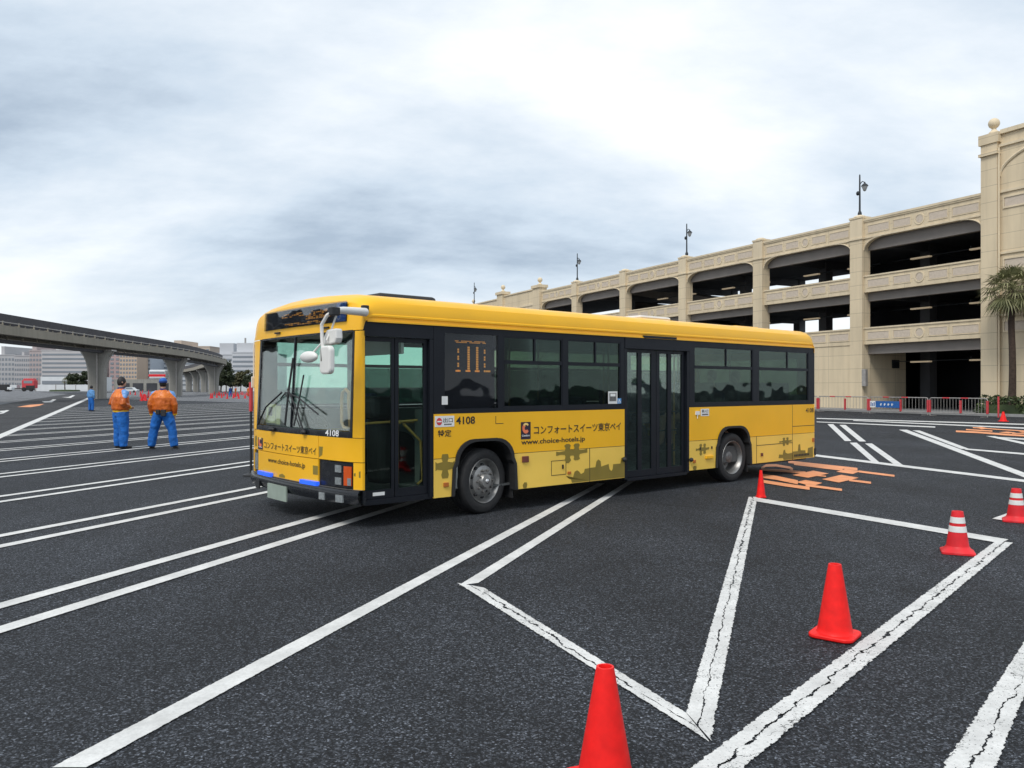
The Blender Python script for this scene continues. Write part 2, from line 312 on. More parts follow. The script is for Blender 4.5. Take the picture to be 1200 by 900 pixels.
# ------------------------------------------------------------------ mesh helpers
class MB:
    def __init__(s): s.v = []; s.f = []; s.mi = []; s.cur = 0
    def add(s, vs, fs):
        o = len(s.v); s.v += [tuple(v) for v in vs]; s.f += [tuple(i + o for i in f) for f in fs]; s.mi += [s.cur] * len(fs)
    def box(s, c, d, rz=0, rx=0):
        a, b, h = d[0] / 2, d[1] / 2, d[2] / 2
        P = [Vector((x, y, z)) for x in (-a, a) for y in (-b, b) for z in (-h, h)]
        m = Matrix.Translation(c) @ Matrix.Rotation(rz, 4, 'Z') @ Matrix.Rotation(rx, 4, 'X')
        s.add([m @ p for p in P], [(0, 1, 3, 2), (4, 6, 7, 5), (0, 4, 5, 1), (2, 3, 7, 6), (0, 2, 6, 4), (1, 5, 7, 3)])
    def bb(s, a, b): s.box([(a[i] + b[i]) / 2 for i in range(3)], [abs(b[i] - a[i]) for i in range(3)])
    def tube(s, pts, r, n=8, cap=True):
        pts = [Vector(p) for p in pts]; rs = r if isinstance(r, (list, tuple)) else [r] * len(pts)
        vs = []; fs = []; prev = None
        for i, p in enumerate(pts):
            d = (pts[min(i + 1, len(pts) - 1)] - pts[max(i - 1, 0)]).normalized()
            if prev is None:
                a = Vector((0, 0, 1)) if abs(d.z) < .9 else Vector((1, 0, 0)); u = d.cross(a).normalized()
            else: u = (prev - d * prev.dot(d)).normalized()
            prev = u; v = d.cross(u)
            for k in range(n):
                t = 2 * math.pi * k / n; vs.append(p + (u * math.cos(t) + v * math.sin(t)) * rs[i])
        for i in range(len(pts) - 1):
            for k in range(n): fs.append((i * n + k, i * n + (k + 1) % n, (i + 1) * n + (k + 1) % n, (i + 1) * n + k))
        if cap: fs.append(tuple(range(n))[::-1]); fs.append(tuple((len(pts) - 1) * n + k for k in range(n)))
        s.add(vs, fs)
    def lathe(s, prof, c=(0, 0, 0), axis='Z', n=32, close=False):
        vs = []; fs = []
        for (r, z) in prof:
            for k in range(n):
                t = 2 * math.pi * k / n; x, y = r * math.cos(t), r * math.sin(t)
                if axis == 'Z': vs.append((c[0] + x, c[1] + y, c[2] + z))
                else: vs.append((c[0] + x, c[1] + z, c[2] + y))
        for i in range(len(prof) - 1):
            for k in range(n):
                q = (i * n + k, i * n + (k + 1) % n, (i + 1) * n + (k + 1) % n, (i + 1) * n + k)
                fs.append(q)
        s.add(vs, fs)
    def grid(s, fn, nu, nv, closed_u=False):
        vs = [fn(i, j) for i in range(nu) for j in range(nv)]; fs = []
        for i in range(nu - 1 + (1 if closed_u else 0)):
            for j in range(nv - 1):
                a = (i % nu) * nv + j; b = ((i + 1) % nu) * nv + j; fs.append((a, b, b + 1, a + 1))
        s.add(vs, fs)
    def prism(s, poly, fn, d0, d1):
        """poly: 2D outline; fn(u, v, depth) -> 3D point; closed solid between d0 and d1"""
        n = len(poly); vs = [fn(u, v, d0) for u, v in poly] + [fn(u, v, d1) for u, v in poly]
        s.add(vs, [tuple(range(n)), tuple(range(2 * n - 1, n - 1, -1))] + [(i, i + n, (i + 1) % n + n, (i + 1) % n) for i in range(n)])
    def ell(s, c, r, nu=16, nv=10, m=None):
        vs = []; fs = []
        for i in range(nv + 1):
            a = math.pi * i / nv
            for k in range(nu):
                b = 2 * math.pi * k / nu
                p = Vector((r[0] * math.sin(a) * math.cos(b), r[1] * math.sin(a) * math.sin(b), r[2] * math.cos(a)))
                vs.append(Vector(c) + ((m @ p) if m else p))
        for i in range(nv):
            for k in range(nu): fs.append((i * nu + k, i * nu + (k + 1) % nu, (i + 1) * nu + (k + 1) % nu, (i + 1) * nu + k))
        s.add(vs, fs)
    def loft(s, rings, n=14):
        """rings: (x, y, z, rx, ry) horizontal ellipses, capped"""
        vs = []; fs = []
        for (x, y, z, a, b) in rings:
            for k in range(n):
                t = 2 * math.pi * k / n; vs.append((x + a * math.cos(t), y + b * math.sin(t), z))
        for i in range(len(rings) - 1):
            for k in range(n): fs.append((i * n + k, i * n + (k + 1) % n, (i + 1) * n + (k + 1) % n, (i + 1) * n + k))
        fs.append(tuple(range(n))[::-1]); fs.append(tuple((len(rings) - 1) * n + k for k in range(n)))
        s.add(vs, fs)
    def build(s, name, mat, parent=None, smooth=False, bevel=0, recalc=True, weld=False):
        me = bpy.data.meshes.new(name); me.from_pydata(s.v, [], s.f)
        mats = mat if isinstance(mat, (list, tuple)) else [mat]
        for m in mats: me.materials.append(MAT[m] if isinstance(m, str) else m)
        for p, i in zip(me.polygons, s.mi): p.material_index = i
        if recalc or weld:
            bm = bmesh.new(); bm.from_mesh(me)
            if weld: bmesh.ops.remove_doubles(bm, verts=bm.verts, dist=1e-5)
            bmesh.ops.recalc_face_normals(bm, faces=bm.faces); bm.to_mesh(me); bm.free()
        if smooth:
            me.polygons.foreach_set('use_smooth', [True] * len(me.polygons))
            me.set_sharp_from_angle(angle=R(smooth if smooth is not True else 40))
        me.update()
        o = bpy.data.objects.new(name, me); COL.objects.link(o)
        if parent: o.parent = parent
        if bevel:
            b = o.modifiers.new('bevel', 'BEVEL'); b.width = bevel; b.segments = 2; b.limit_method = 'ANGLE'; b.angle_limit = R(40)
        return o
def tag(o, label=None, cat=None, group=None, kind=None):
    if label: o['label'] = label
    if cat: o['category'] = cat
    if group: o['group'] = group
    if kind: o['kind'] = kind
    return o
def empty(name, loc, rz=0, label=None, cat=None, group=None):
    o = bpy.data.objects.new(name, None); COL.objects.link(o); o.location = loc; o.rotation_euler = (0, 0, rz)
    o.empty_display_size = .3
    return tag(o, label, cat, group)
def copy_tree(o, parent=None):
    c = o.copy(); COL.objects.link(c); c.parent = parent
    for ch in [x for x in bpy.data.objects if x.parent == o]: copy_tree(ch, c)
    return c
def text_mb(body, w, h, fn, off=.0, d=0.002):
    """letters of the built-in font, scaled to w x h, placed by fn(u, v, depth)"""
    cu = bpy.data.curves.new('txt', 'FONT'); cu.body = body; cu.offset = off; cu.resolution_u = 3
    ob = bpy.data.objects.new('txt', cu); COL.objects.link(ob)
    dg = bpy.context.evaluated_depsgraph_get(); dg.update()
    me = bpy.data.meshes.new_from_object(ob.evaluated_get(dg))
    xs = [v.co.x for v in me.vertices]; ys = [v.co.y for v in me.vertices]
    mb = MB()
    if xs:
        x0, x1, y0, y1 = min(xs), max(xs), min(ys), max(ys)
        mb.add([fn((v.co.x - x0) / (x1 - x0) * w, (v.co.y - y0) / (y1 - y0) * h, d) for v in me.vertices], [tuple(p.vertices) for p in me.polygons])
    bpy.data.objects.remove(ob); bpy.data.curves.remove(cu); bpy.data.meshes.remove(me)
    return mb
def gp(x, y):                       # ground point seen at that place of the 1200 x 900 photograph
    Y = FPX * H / (y - Y0); return ((x - 600) * Y / FPX, Y)

# ------------------------------------------------------------------ ground, lanes, markings
mb = MB()
def gfn(i, j):
    xs = [-1500, -300, -60, -12, -4, 0, 4, 12, 60, 300, 1500]; ys = [-60, -5, 0, 3, 6, 10, 16, 30, 60, 120, 300, 800, 2500]
    return (xs[i], ys[j], 0)
mb.grid(gfn, 11, 13); tag(mb.build('ground', 'asphalt'), kind='structure')
def sheet(name, pts, z, mat):
    m = MB(); m.add([(x, y, z) for x, y in pts], [tuple(range(len(pts)))]); return tag(m.build(name, mat), kind='structure')
lane = [gp(0, 510), gp(103, 466.5), gp(104, 462.3), gp(80, 461.8), gp(0, 474.5), (-46, 66), (-60, 45), (-60, 18), (-30, 18)]
sheet('road', [gp(0, 511)] + lane[1:5] + [(-75, 62), (-95, 40), (-60, 12), (-24, 16)], .004, 'asphalt_lane')
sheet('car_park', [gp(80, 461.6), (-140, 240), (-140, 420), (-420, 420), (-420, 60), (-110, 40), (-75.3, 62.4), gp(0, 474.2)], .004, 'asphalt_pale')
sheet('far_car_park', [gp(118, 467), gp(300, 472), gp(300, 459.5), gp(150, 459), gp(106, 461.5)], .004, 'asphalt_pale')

LW = MB(); LC = MB(); LO = MB()
uvm = {}
def strip(mbx, a0, b0, a1, b1, seg=None, ground=False, z=None):
    """painted strip: a/b are its two edges, 0/1 its two ends (photo px, dropped on the ground)"""
    if z is None: z = .0075
    z += .00004 * (len(LW.v) // 4 % 60 + len(LC.v) // 4 % 40)
    if not ground: a0, b0, a1, b1 = [gp(*p) for p in (a0, b0, a1, b1)]
    A0, B0, A1, B1 = [Vector((p[0], p[1], z)) for p in (a0, b0, a1, b1)]
    ln = ((A0 + B0) / 2 - (A1 + B1) / 2).length; n = seg or max(1, min(24, int(ln / .7)))
    vs = []; o = len(mbx.v); U = uvm.setdefault(id(mbx), {})
    for i in range(n + 1):
        t = i / n; P, Q = A0.lerp(A1, t), B0.lerp(B1, t); hw = (P - Q).length / 2
        vs += [P, Q]; U[o + 2 * i] = (-hw, t * ln, -1); U[o + 2 * i + 1] = (hw, t * ln, 1)
    mbx.add(vs, [(2 * i, 2 * i + 1, 2 * i + 3, 2 * i + 2) for i in range(n)])
def build_strips(mbx, name, mat):
    o = mbx.build(name, mat, recalc=False); me = o.data
    a = me.uv_layers.new(name='m'); b = me.uv_layers.new(name='n'); U = uvm.get(id(mbx), {})
    for lp in me.loops:
        u = U.get(lp.vertex_index, (0, 0, 0)); a.data[lp.index].uv = (u[0], u[1]); b.data[lp.index].uv = (u[2], 0)
    return tag(o, kind='structure')
# double bay lines on the left run to one vanishing point (about x = 918): world direction TH
TH = math.atan2(318, FPX); DV = Vector((math.sin(TH), math.cos(TH))); PV = Vector((math.cos(TH), -math.sin(TH)))
def wline(off, y0, y1, wd, mbx=LW):
    """line at sideways offset off (m), between depths y0 and y1"""
    def pt(o, y): t = (y - o * PV.y) / DV.y; return (o * PV.x + t * DV.x, y)
    strip(mbx, pt(off - wd / 2, y0), pt(off + wd / 2, y0), pt(off - wd / 2, y1), pt(off + wd / 2, y1), ground=True)
# nearest pair
strip(LW, (60, 901), (102, 901), (700, 567), (709, 567))
strip(LW, (537, 687), (561, 684), (738, 563), (746, 563))
strip(LC, (535, 684), (568, 690), (832, 872), (803, 836), z=.0085)
# further pairs: end where the photo's lane line cuts them
def lane_cut(off):                 # depth where the bay line meets the white lane line on the left
    a, b = Vector(gp(0, 510)), Vector(gp(103, 467)); n = Vector((b.y - a.y, a.x - b.x))
    o = off * PV; t = n.dot(a - o) / n.dot(DV); return (o + t * DV).y
pairs = [(-5.03, -5.58, 12.4), (-7.66, -8.20, 14.5), (-10.63, -11.17, 19.0)]
for a, b, ye in pairs:
    wline(a, 2.0, ye, .155); wline(b, 2.0, ye, .155)
off = -13.55
for i in range(15):
    for dx in (0, -.5):
        yc = lane_cut(off + dx)
        y0_ = max(8, yc + .3) if off < -14 else 8
        wline(off + dx, y0_, y0_ + 66 + i * 3, .15)
    off -= 2.78
# white lane line on the left
strip(LW, (-60, 534), (-60, 541), (104, 465.6), (104, 468), seg=24)
# bay on the right: far edge, slanted middle line, wide right line, lower right line
strip(LW, (884, 583.2), (884, 587.8), (1182, 633), (1172, 637.5))
strip(LC, (877, 583), (888, 583), (803, 836), (834, 871), z=.0095)
strip(LC, (1166, 635), (1188, 637), (806, 903), (872, 903), z=.0085)
strip(LC, (1200, 752), (1212, 790), (1100, 905), (1167, 905))
strip(LW, (1162, 608.5), (1184, 612), (1186, 600), (1212, 604))
# markings behind the bus and towards the car park building
strip(LW, (955, 532.8), (955, 535.2), (1205, 563.2), (1205, 566.2))
strip(LW, (969.5, 497.3), (976.5, 497.3), (990, 517.2), (998, 517.2)); strip(LW, (983.5, 498.2), (991, 498.2), (1007, 517.7), (1015, 517.7))
strip(LW, (995.5, 519), (1004, 519), (1023, 543), (1032, 543.4)); strip(LW, (1013.5, 520), (1022, 520), (1049, 545.7), (1060, 546.5))
strip(LW, (1053, 503.8), (1063, 503.8), (1204, 561.5), (1220, 561.5)); strip(LW, (1069, 504.5), (1078, 504.8), (1126, 526.3), (1137, 526.8))
strip(LW, (1134, 526), (1130, 527.3), (1205, 531.8), (1205, 533.8))
strip(LW, (1155, 511.2), (1166, 511.5), (1202, 521.6), (1206, 519.8)); strip(LW, (1164, 512), (1164, 513.3), (1205, 514.4), (1205, 516))
strip(LW, (957, 490), (957, 491), (1205, 497), (1205, 498.3)); strip(LW, (957, 494.2), (957, 495), (1096, 500), (1096, 501.4))
strip(LW, (1000, 492.5), (1000, 493.4), (1205, 501.5), (1205, 503))
build_strips(LW, 'parking_lines', 'line'); build_strips(LC, 'worn_parking_lines', 'line_crack')
def poly_ground(mbx, pts, z=.008):
    P = [gp(*p) for p in pts]; mbx.add([(x, y, z) for x, y in P], [tuple(range(len(P)))])
def zf(p): return (860 + p[0] / 6.667, 530 + p[1] / 6.667)
def zg(p): return (1080 + p[0] / 10, 480 + p[1] / 10)
zcnt = [0]
def stroke(fn, pts, th):                # painted stroke: px thickness th, one short quad per step, each on its own level
    for (p, q) in zip(pts, pts[1:]):
        zcnt[0] += 1; poly_ground(LO, [fn((p[0], p[1] - th / 2)), fn((q[0], q[1] - th / 2)), fn((q[0], q[1] + th / 2)), fn((p[0], p[1] + th / 2))], .006 + .00035 * zcnt[0])
def patch(fn, pts): zcnt[0] += 1; poly_ground(LO, [fn(p) for p in pts], .006 + .00035 * zcnt[0])
stroke(zf, [(425, 76), (965, 134)], 20); stroke(zf, [(470, 92), (850, 138)], 18); patch(zf, [(800, 155), (870, 134), (990, 150), (930, 172)]); stroke(zf, [(975, 152), (1255, 187)], 15)
stroke(zf, [(214, 128), (250, 107), (330, 105), (440, 124), (462, 138), (430, 150)], 19); stroke(zf, [(215, 140), (400, 148), (560, 164)], 20)
patch(zf, [(458, 182), (620, 147), (742, 170), (580, 203)]); stroke(zf, [(640, 184), (720, 192)], 9)
patch(zf, [(688, 215), (840, 180), (977, 204), (820, 241)]); stroke(zf, [(900, 222), (1072, 243)], 16)
stroke(zf, [(205, 186), (330, 204), (500, 240)], 32); stroke(zf, [(214, 230), (400, 260), (592, 288)], 24)
patch(zf, [(486, 238), (560, 222), (692, 245), (610, 272)]); stroke(zf, [(560, 262), (845, 300)], 18)
stroke(zg, [(402, 258), (660, 270), (1000, 298), (1250, 312)], 20); stroke(zg, [(520, 238), (830, 256)], 14); stroke(zg, [(600, 214), (900, 236), (1250, 258)], 11); patch(zg, [(640, 212), (700, 206), (790, 226), (700, 236)])
patch(zg, [(900, 272), (1000, 262), (1110, 274), (1020, 284)]); stroke(zg, [(1060, 284), (1250, 284)], 10); patch(zg, [(1130, 262), (1250, 262), (1250, 272), (1180, 274)])
poly_ground(LO, [(20, 477), (35, 474.4), (52, 473.4), (46, 475.6), (36, 477.2)])
build_strips(LO, 'road_lettering', 'road_orange')
LA = MB()
poly_ground(LA, [(0, 481.6), (6, 481.2), (7, 480.6), (11, 481), (8, 482.6), (4, 484.6), (0, 485.2), (0, 483.8), (4, 483.6), (0, 483)])
poly_ground(LA, [(49, 470.4), (58, 470), (62, 468), (66, 468.2), (61, 471.4), (52, 471.8)])
poly_ground(LA, [(72, 465.4), (80, 465.2), (85, 463.2), (88, 463.4), (83, 466.4)])
build_strips(LA, 'road_arrows', 'line')

# ------------------------------------------------------------------ traffic cones
def cone_body(mbx, h, r0, r1, z0=.03, lip=True):
    pr = [(r0 * 1.10, z0), (r0 * 1.02, z0 + .012), (r0, z0 + .03)]
    for i in range(1, 9): t = i / 8; pr.append((r0 + (r1 - r0) * t, z0 + .03 + (h - z0 - .03) * t))
    pr += [(r1 * .97, h + .004), (r1 * .74, h + .004), (r1 * .70, h - .012), (r1 * .75, h - .10), (.001, h - .11)]
    mbx.lathe(pr, n=40)
def cone_base(mbx, s, t=.03, rad=.06):
    pl = []
    for q, (sx, sy) in enumerate(((1, 1), (-1, 1), (-1, -1), (1, -1))):
        for i in range(6):
            a = (q + i / 5) * math.pi / 2; pl.append((sx * (s / 2 - rad) + rad * math.cos(a), sy * (s / 2 - rad) + rad * math.sin(a)))
    mbx.prism(pl, lambda u, v, d: (u, v, d), .004, t)
def solid_cone(loc, rz, h, base, r0, r1, label, group, mat='cone_red', rad=.06):
    t = empty('traffic_cone', (loc[0], loc[1], 0.0), rz, label, 'cone', group)
    m = MB(); cone_base(m, base, .032, rad); m.build('base', mat, t, 30, bevel=.008)
    m = MB(); cone_body(m, h, r0, r1); m.build('body', mat, t, 50)
    return t
def striped_cone(loc, rz, h, base, r0, r1, label, group):
    t = empty('traffic_cone', (loc[0], loc[1], 0.0), rz, label, 'cone', group)
    m = MB()
    # flared square skirt
    n = 40; vs = []
    def sq(a, s): c = max(abs(math.cos(a)), abs(math.sin(a))); return s / 2 / c * (1 - .06 * (1 if c < .76 else 0))
    rings = [(lambda a: sq(a, base), .004), (lambda a: sq(a, base), .022), (lambda a: .55 * sq(a, base) + .45 * r0 * 1.25, .034), (lambda a: r0 * 1.1, .055), (lambda a: r0 * .99, .075)]
    m.grid(lambda i, j: (rings[j][0](2 * math.pi * i / n) * math.cos(2 * math.pi * i / n), rings[j][0](2 * math.pi * i / n) * math.sin(2 * math.pi * i / n), rings[j][1]), n, 5, True)
    m.build('base', 'cone_pink', t, 40)
    m = MB(); cone_body(m, h, r0, r1); m.build('body', 'cone_pink', t, 50)
    for a, b in ((.44, .60), (.69, .85)):
        z0 = .06 + (h - .06) * a; z1 = .06 + (h - .06) * b
        rr = lambda z: r0 + (r1 - r0) * (z - .06) / (h - .06) + .0025
        q = MB(); q.lathe([(rr(z0) - .002, z0 - .001), (rr(z0), z0), (rr(z1), z1), (rr(z1) - .002, z1 + .001)], n=40); q.build('reflective_band', 'cone_white', t, 50)
    return t
CG = 'red traffic cones on the asphalt'
solid_cone((.385, 3.35), R(20), .492, .30, .112, .037, 'plain bright red cone cut off by the bottom edge, nearest one to the viewer', CG)
solid_cone((2.135, 5.36), R(-38), .476, .285, .108, .041, 'plain bright red cone with rounded square base just left of the wide worn white line', CG)
solid_cone((3.70, 12.05), R(10), .41, .13, .062, .02, 'small slim plain red cone beside the bus rear wheel at the line corner', CG, rad=.03)
striped_cone((4.43, 8.06), R(-24), .412, .30, .105, .052, 'red and white banded cone standing at the corner of the painted bay', CG)
striped_cone((6.19, 9.95), R(-30), .40, .30, .105, .052, 'red and white banded cone on the short white line at the right edge', CG)
solid_cone((23.45, 38.7), R(10), .47, .36, .15, .04, 'faded orange red cone on the ground below the palm and hedge', CG, 'cone_red')
solid_cone((24.95, 38.9), R(35), .45, .36, .15, .04, 'red cone half out of view at the right edge near the hedge', CG, 'cone_red')

# ------------------------------------------------------------------ the bus
BW, BL = 3.05, 10.06
bus = empty('city_bus', (-1.75, 9.302, 0), .706, 'yellow city bus with black window band and hotel lettering on its side', 'bus')
ZB, ZT, ZS = 1.315, 2.42, .28           # belt line, gutter line, skirt line
def fx(t):                              # plan shape of the front
    u = abs(t - BW / 2) / (BW / 2); return -.03 - .10 * (1 - u * u) + .07 * u ** 14
def edge_in(t): return 1 - (abs(t - BW / 2) / (BW / 2)) ** 8
def bow(tm):                            # flat front position -> position along the bowed front
    t = min(max(tm, 0.), BW)
    for _ in range(25): t = .5 * t + .5 * (tm - 2.05 * max(0., -fx(min(max(t, 0.), BW))))
    return min(max(t, 0.), BW)
def fp(t, z, off=0.0):
    t = bow(t)
    rake = (.0 if z < 1.1 else (z - 1.1) * .055) * edge_in(t)
    return (fx(t) + rake - off, t, z)
side = lambda s, z, d: (s, -d, z)       # door side, d = outwards
far = lambda s, z, d: (s, BW + d, z)
rear = lambda t, z, d: (BL + d, t, z)
def arch(cx, half, top, zs=ZS, n=6):
    r = .30; pts = [(cx - half, zs), (cx - half + .02, zs + .35)]
    pts += [(cx - half + .06 + r - r * math.cos(i / n * math.pi / 2), top - r * .9 + r * .9 * math.sin(i / n * math.pi / 2)) for i in range(n + 1)]
    pts += [(cx + half - .06 - r + r * math.sin(i / n * math.pi / 2), top - r * .9 + r * .9 * math.cos(i / n * math.pi / 2)) for i in range(n + 1)]
    return pts + [(cx + half - .02, zs + .35), (cx + half, zs)]
SEAM = .765
def arch_lo(cx, half, top, hi):         # part of the arch outline below / above the seam
    a = arch(cx, half, top); return [p for p in a if (p[1] <= hi)], a
A1, A2 = (1.845, .545, .985), (7.36, .535, .975)
def lower_panel(name, s0, s1, A, fn, mat_hi, mat_lo, par):
    a = arch(*A)
    left = [p for p in a if p[0] < A[0] and p[1] < SEAM]; right = [p for p in a if p[0] > A[0] and p[1] < SEAM]
    # crossing points
    def cross(seq):
        for p, q in zip(seq, seq[1:]):
            if (p[1] - SEAM) * (q[1] - SEAM) < 0:
                t = (SEAM - p[1]) / (q[1] - p[1]); return (p[0] + t * (q[0] - p[0]), SEAM)
    cl = cross([p for p in a if p[0] < A[0]]); cr = cross([p for p in a if p[0] > A[0]])
    top = [p for p in a if p[1] > SEAM]
    m = MB(); m.prism([(s0, SEAM)] + [cl] + top + [cr] + [(s1, SEAM), (s1, ZB), (s0, ZB)], fn, -.03, 0); o = m.build(name, mat_hi, par)
    m = MB(); m.prism([(s0, ZS), *left, (cl[0], SEAM - .008), (s0, SEAM - .008)], fn, -.03, -.001); m.build('skirt', mat_lo, par); m = MB()
    m.prism([(cr[0], SEAM - .008), *right, (s1, ZS), (s1, SEAM - .008)], fn, -.03, -.001); m.build('skirt', mat_lo, par)
    m = MB(); m.bb((s0, 0, SEAM - .03), (s1, 0.001, SEAM + .02))
    return o
lower_panel('side_panel', 1.035, 4.535, A1, side, 'yellow', 'yellow_low', bus)
lower_panel('side_panel', 6.115, BL, A2, side, 'yellow', 'yellow_low', bus)
lower_panel('side_panel', .10, 4.6, A1, far, 'yellow', 'yellow_low', bus)
lower_panel('side_panel', 4.605, BL, A2, far, 'yellow', 'yellow_low', bus)
# inner liners behind the seams so that no light leaks
m = MB()
m.bb((1.04, .035, ZS + .02), (1.25, .05, ZB)); m.bb((2.45, .035, ZS + .02), (4.53, .05, ZB)); m.bb((1.04, .035, 1.02), (4.53, .05, ZB))
m.bb((6.12, .035, ZS + .02), (6.78, .05, ZB)); m.bb((7.94, .035, ZS + .02), (BL - .05, .05, ZB)); m.bb((6.12, .035, 1.02), (BL - .05, .05, ZB))
m.bb((.2, BW - .05, 1.02), (BL - .05, BW - .035, ZB)); m.bb((2.45, BW - .05, ZS), (6.7, BW - .035, 1.02))
m.build('inner_lining', 'inner', bus)
# seams
m = MB()
def seam(a, b, wd=.010, d=.0015):
    (s0, z0), (s1, z1) = a, b
    if abs(z0 - z1) > abs(s0 - s1): m.prism([(s0 - wd / 2, z0), (s0 + wd / 2, z0), (s1 + wd / 2, z1), (s1 - wd / 2, z1)], side, -.002, d)
    else: m.prism([(s0, z0 - wd / 2), (s1, z1 - wd / 2), (s1, z1 + wd / 2), (s0, z0 + wd / 2)], side, -.002, d)
seam((3.78, SEAM), (3.78, ZS)); seam((9.26, ZB), (9.26, ZS)); seam((8.06, SEAM), (8.06, ZS)); seam((8.066, .60), (9.254, .60)); seam((9.266, .905), (BL, .905))
for a, b in (((3.02, .62), (3.30, .62)), ((3.02, .42), (3.30, .42)), ((3.02, .42), (3.02, .62)), ((3.30, .42), (3.30, .62))): seam(a, b, .008)
seam((2.02, 1.27), (2.02, 1.17), .008); seam((2.02, 1.17), (2.15, 1.17), .008)
m.build('panel_seams', 'amber_dim' if False else 'lettering', bus)
# arch trims and inner wheel wells
for A, fn in ((A1, side), (A2, side)):
    a = arch(*A); b = arch(A[0], A[1] - .045, A[2] - .035)
    m = MB()
    n = len(a); vs = []
    for (p, q) in zip(a, b): vs += [fn(p[0], p[1], .004), fn(p[0], p[1], .022), fn(q[0], q[1], .022), fn(q[0], q[1], -.10)]
    m.add(vs, [(4 * i + k, 4 * i + k + 1, 4 * i + k + 5, 4 * i + k + 4) for i in range(n - 1) for k in range(3)])
    m.build('wheel_arch_trim', 'rubber', bus)
for A in (A1, A2):
    for fn in (side, far):
        b = arch(A[0], A[1] - .02, A[2] - .01); m = MB(); vs = []
        for p in b: vs += [fn(p[0], p[1], -.03), fn(p[0], p[1], -.75)]
        m.add(vs, [(2 * i, 2 * i + 1, 2 * i + 3, 2 * i + 2) for i in range(len(b) - 1)])
        m.add([fn(p[0], p[1], -.75) for p in b], [tuple(range(len(b)))])
        m.build('wheel_well', 'dark', bus)
# underbody
m = MB(); m.bb((.15, .08, .30), (1.0, BW - .06, .38)); m.bb((2.5, .5, .22), (6.7, BW - .5, .33)); m.bb((2.5, .08, .27), (6.6, BW - .08, .335)); m.bb((8.0, .1, .24), (BL - .15, BW - .1, .36)); m.bb((1.2, .8, .25), (2.5, BW - .8, .34)); m.bb((6.7, .8, .25), (8.0, BW - .8, .34))
m.build('underbody', 'dark', bus)
# black window band: strips between the openings
def band(openings, s0, s1, z0, z1, fn, name):
    m = MB(); x = s0
    for (a, b, c, d) in openings:
        if a > x: m.prism([(x, z0), (a, z0), (a, z1), (x, z1)], fn, -.04, .0)
        if c > z0: m.prism([(a, z0), (b, z0), (b, c), (a, c)], fn, -.04, .0)
        if d < z1: m.prism([(a, d), (b, d), (b, z1), (a, z1)], fn, -.04, .0)
        x = b
    if x < s1: m.prism([(x, z0), (s1, z0), (s1, z1), (x, z1)], fn, -.04, .0)
    return m.build(name, 'frame', bus)
ZW0, ZW1 = 1.375, 2.325
WN = [(1.20, 2.06), (2.15, 3.24), (3.33, 4.45)]
WR = [(6.24, 7.95), (8.13, 9.84)]
band([(a, b, ZW0, ZW1) for a, b in WN], 1.035, 4.535, ZB + .004, ZT, side, 'window_band')
band([(a, b, ZW0, ZW1) for a, b in WR], 6.115, BL, ZB + .004, ZT, side, 'window_band')
WF = [(.35, 1.55), (1.75, 3.1), (3.25, 4.6), (4.75, 6.1), (6.25, 7.9), (8.1, 9.8)]
band([(a, b, ZW0 - .02, ZW1) for a, b in WF], .12, BL, ZB + .004, ZT, far, 'window_band')
def window(a, b, fn, mat, bar=True, slide=None):
    m = MB(); m.prism([(a, ZW0), (b, ZW0), (b, ZW1), (a, ZW1)], fn, -.022, -.016); g = m.build('window', mat, bus)
    q = MB()
    fr = .022
    for r in ((a, ZW0, b, ZW0 + fr), (a, ZW1 - fr, b, ZW1), (a, ZW0 + fr, a + fr, ZW1 - fr), (b - fr, ZW0 + fr, b, ZW1 - fr)):
        q.prism([(r[0], r[1]), (r[2], r[1]), (r[2], r[3]), (r[0], r[3])], fn, -.03, -.004)
    if bar: q.prism([(a + fr, 1.955), (b - fr, 1.955), (b - fr, 2.005), (a + fr, 2.005)], fn, -.034, -.001)
    if slide: q.prism([(slide - .014, 2.005), (slide + .014, 2.005), (slide + .014, ZW1 - fr), (slide - .014, ZW1 - fr)], fn, -.034, -.006)
    q.build('window_frame', 'frame', g)
    return g
for i, (a, b) in enumerate(WN):
    if i == 0:
        m = MB(); m.prism([(a, ZW0), (b, ZW0), (b, ZW1), (a, ZW1)], side, -.022, -.004); g = m.build('destination_window', 'g_dark', bus)
        q = MB(); q.prism([(a - .02, ZW0 - .02), (b + .02, ZW0 - .02), (b + .02, ZW1 + .02), (a - .02, ZW1 + .02)], side, -.16, -.10); q.build('display_box', 'frame', g)
        led = MB()
        def dot(s, z, w_=.022, h_=.022): led.prism([(s, z), (s + w_, z), (s + w_, z + h_), (s, z + h_)], side, -.098, -.094)
        for r in range(2):
            for k in range(26):
                if (k * 7 + r * 5) % 11 not in (0, 4): dot(1.43 + k * .0195, 2.215 + r * .017, .013, .011)
        for cxx in (1.47, 1.63, 1.77, 1.90):
            for k in range(11):
                if cxx in (1.47, 1.90) and k % 3 == 1: continue
                dot(cxx, 1.845 + k * .030, .034 if cxx not in (1.47, 1.90) else .022, .024)
        for cxx in (1.44, 1.60, 1.75, 1.93): dot(cxx, 1.845, .075, .022)
        led.build('display_dots', 'led', g)
    else: window(a, b, side, 'g_side', True, (a + b) / 2 + .02)
window(*WR[0], side, 'g_rear', True, 7.15); window(*WR[1], side, 'g_rear', True, 9.10)
for a, b in WF:
    g = window(a, b, far, 'g_far', True)
    if a > 1.7:
        m = MB(); m.prism([(a + .02, ZW0 + .02), (b - .02, ZW0 + .02), (b - .02, 1.95), (a + .02, 1.95)], far, -.034, -.030); m.build('lower_pane', 'g_low', g)
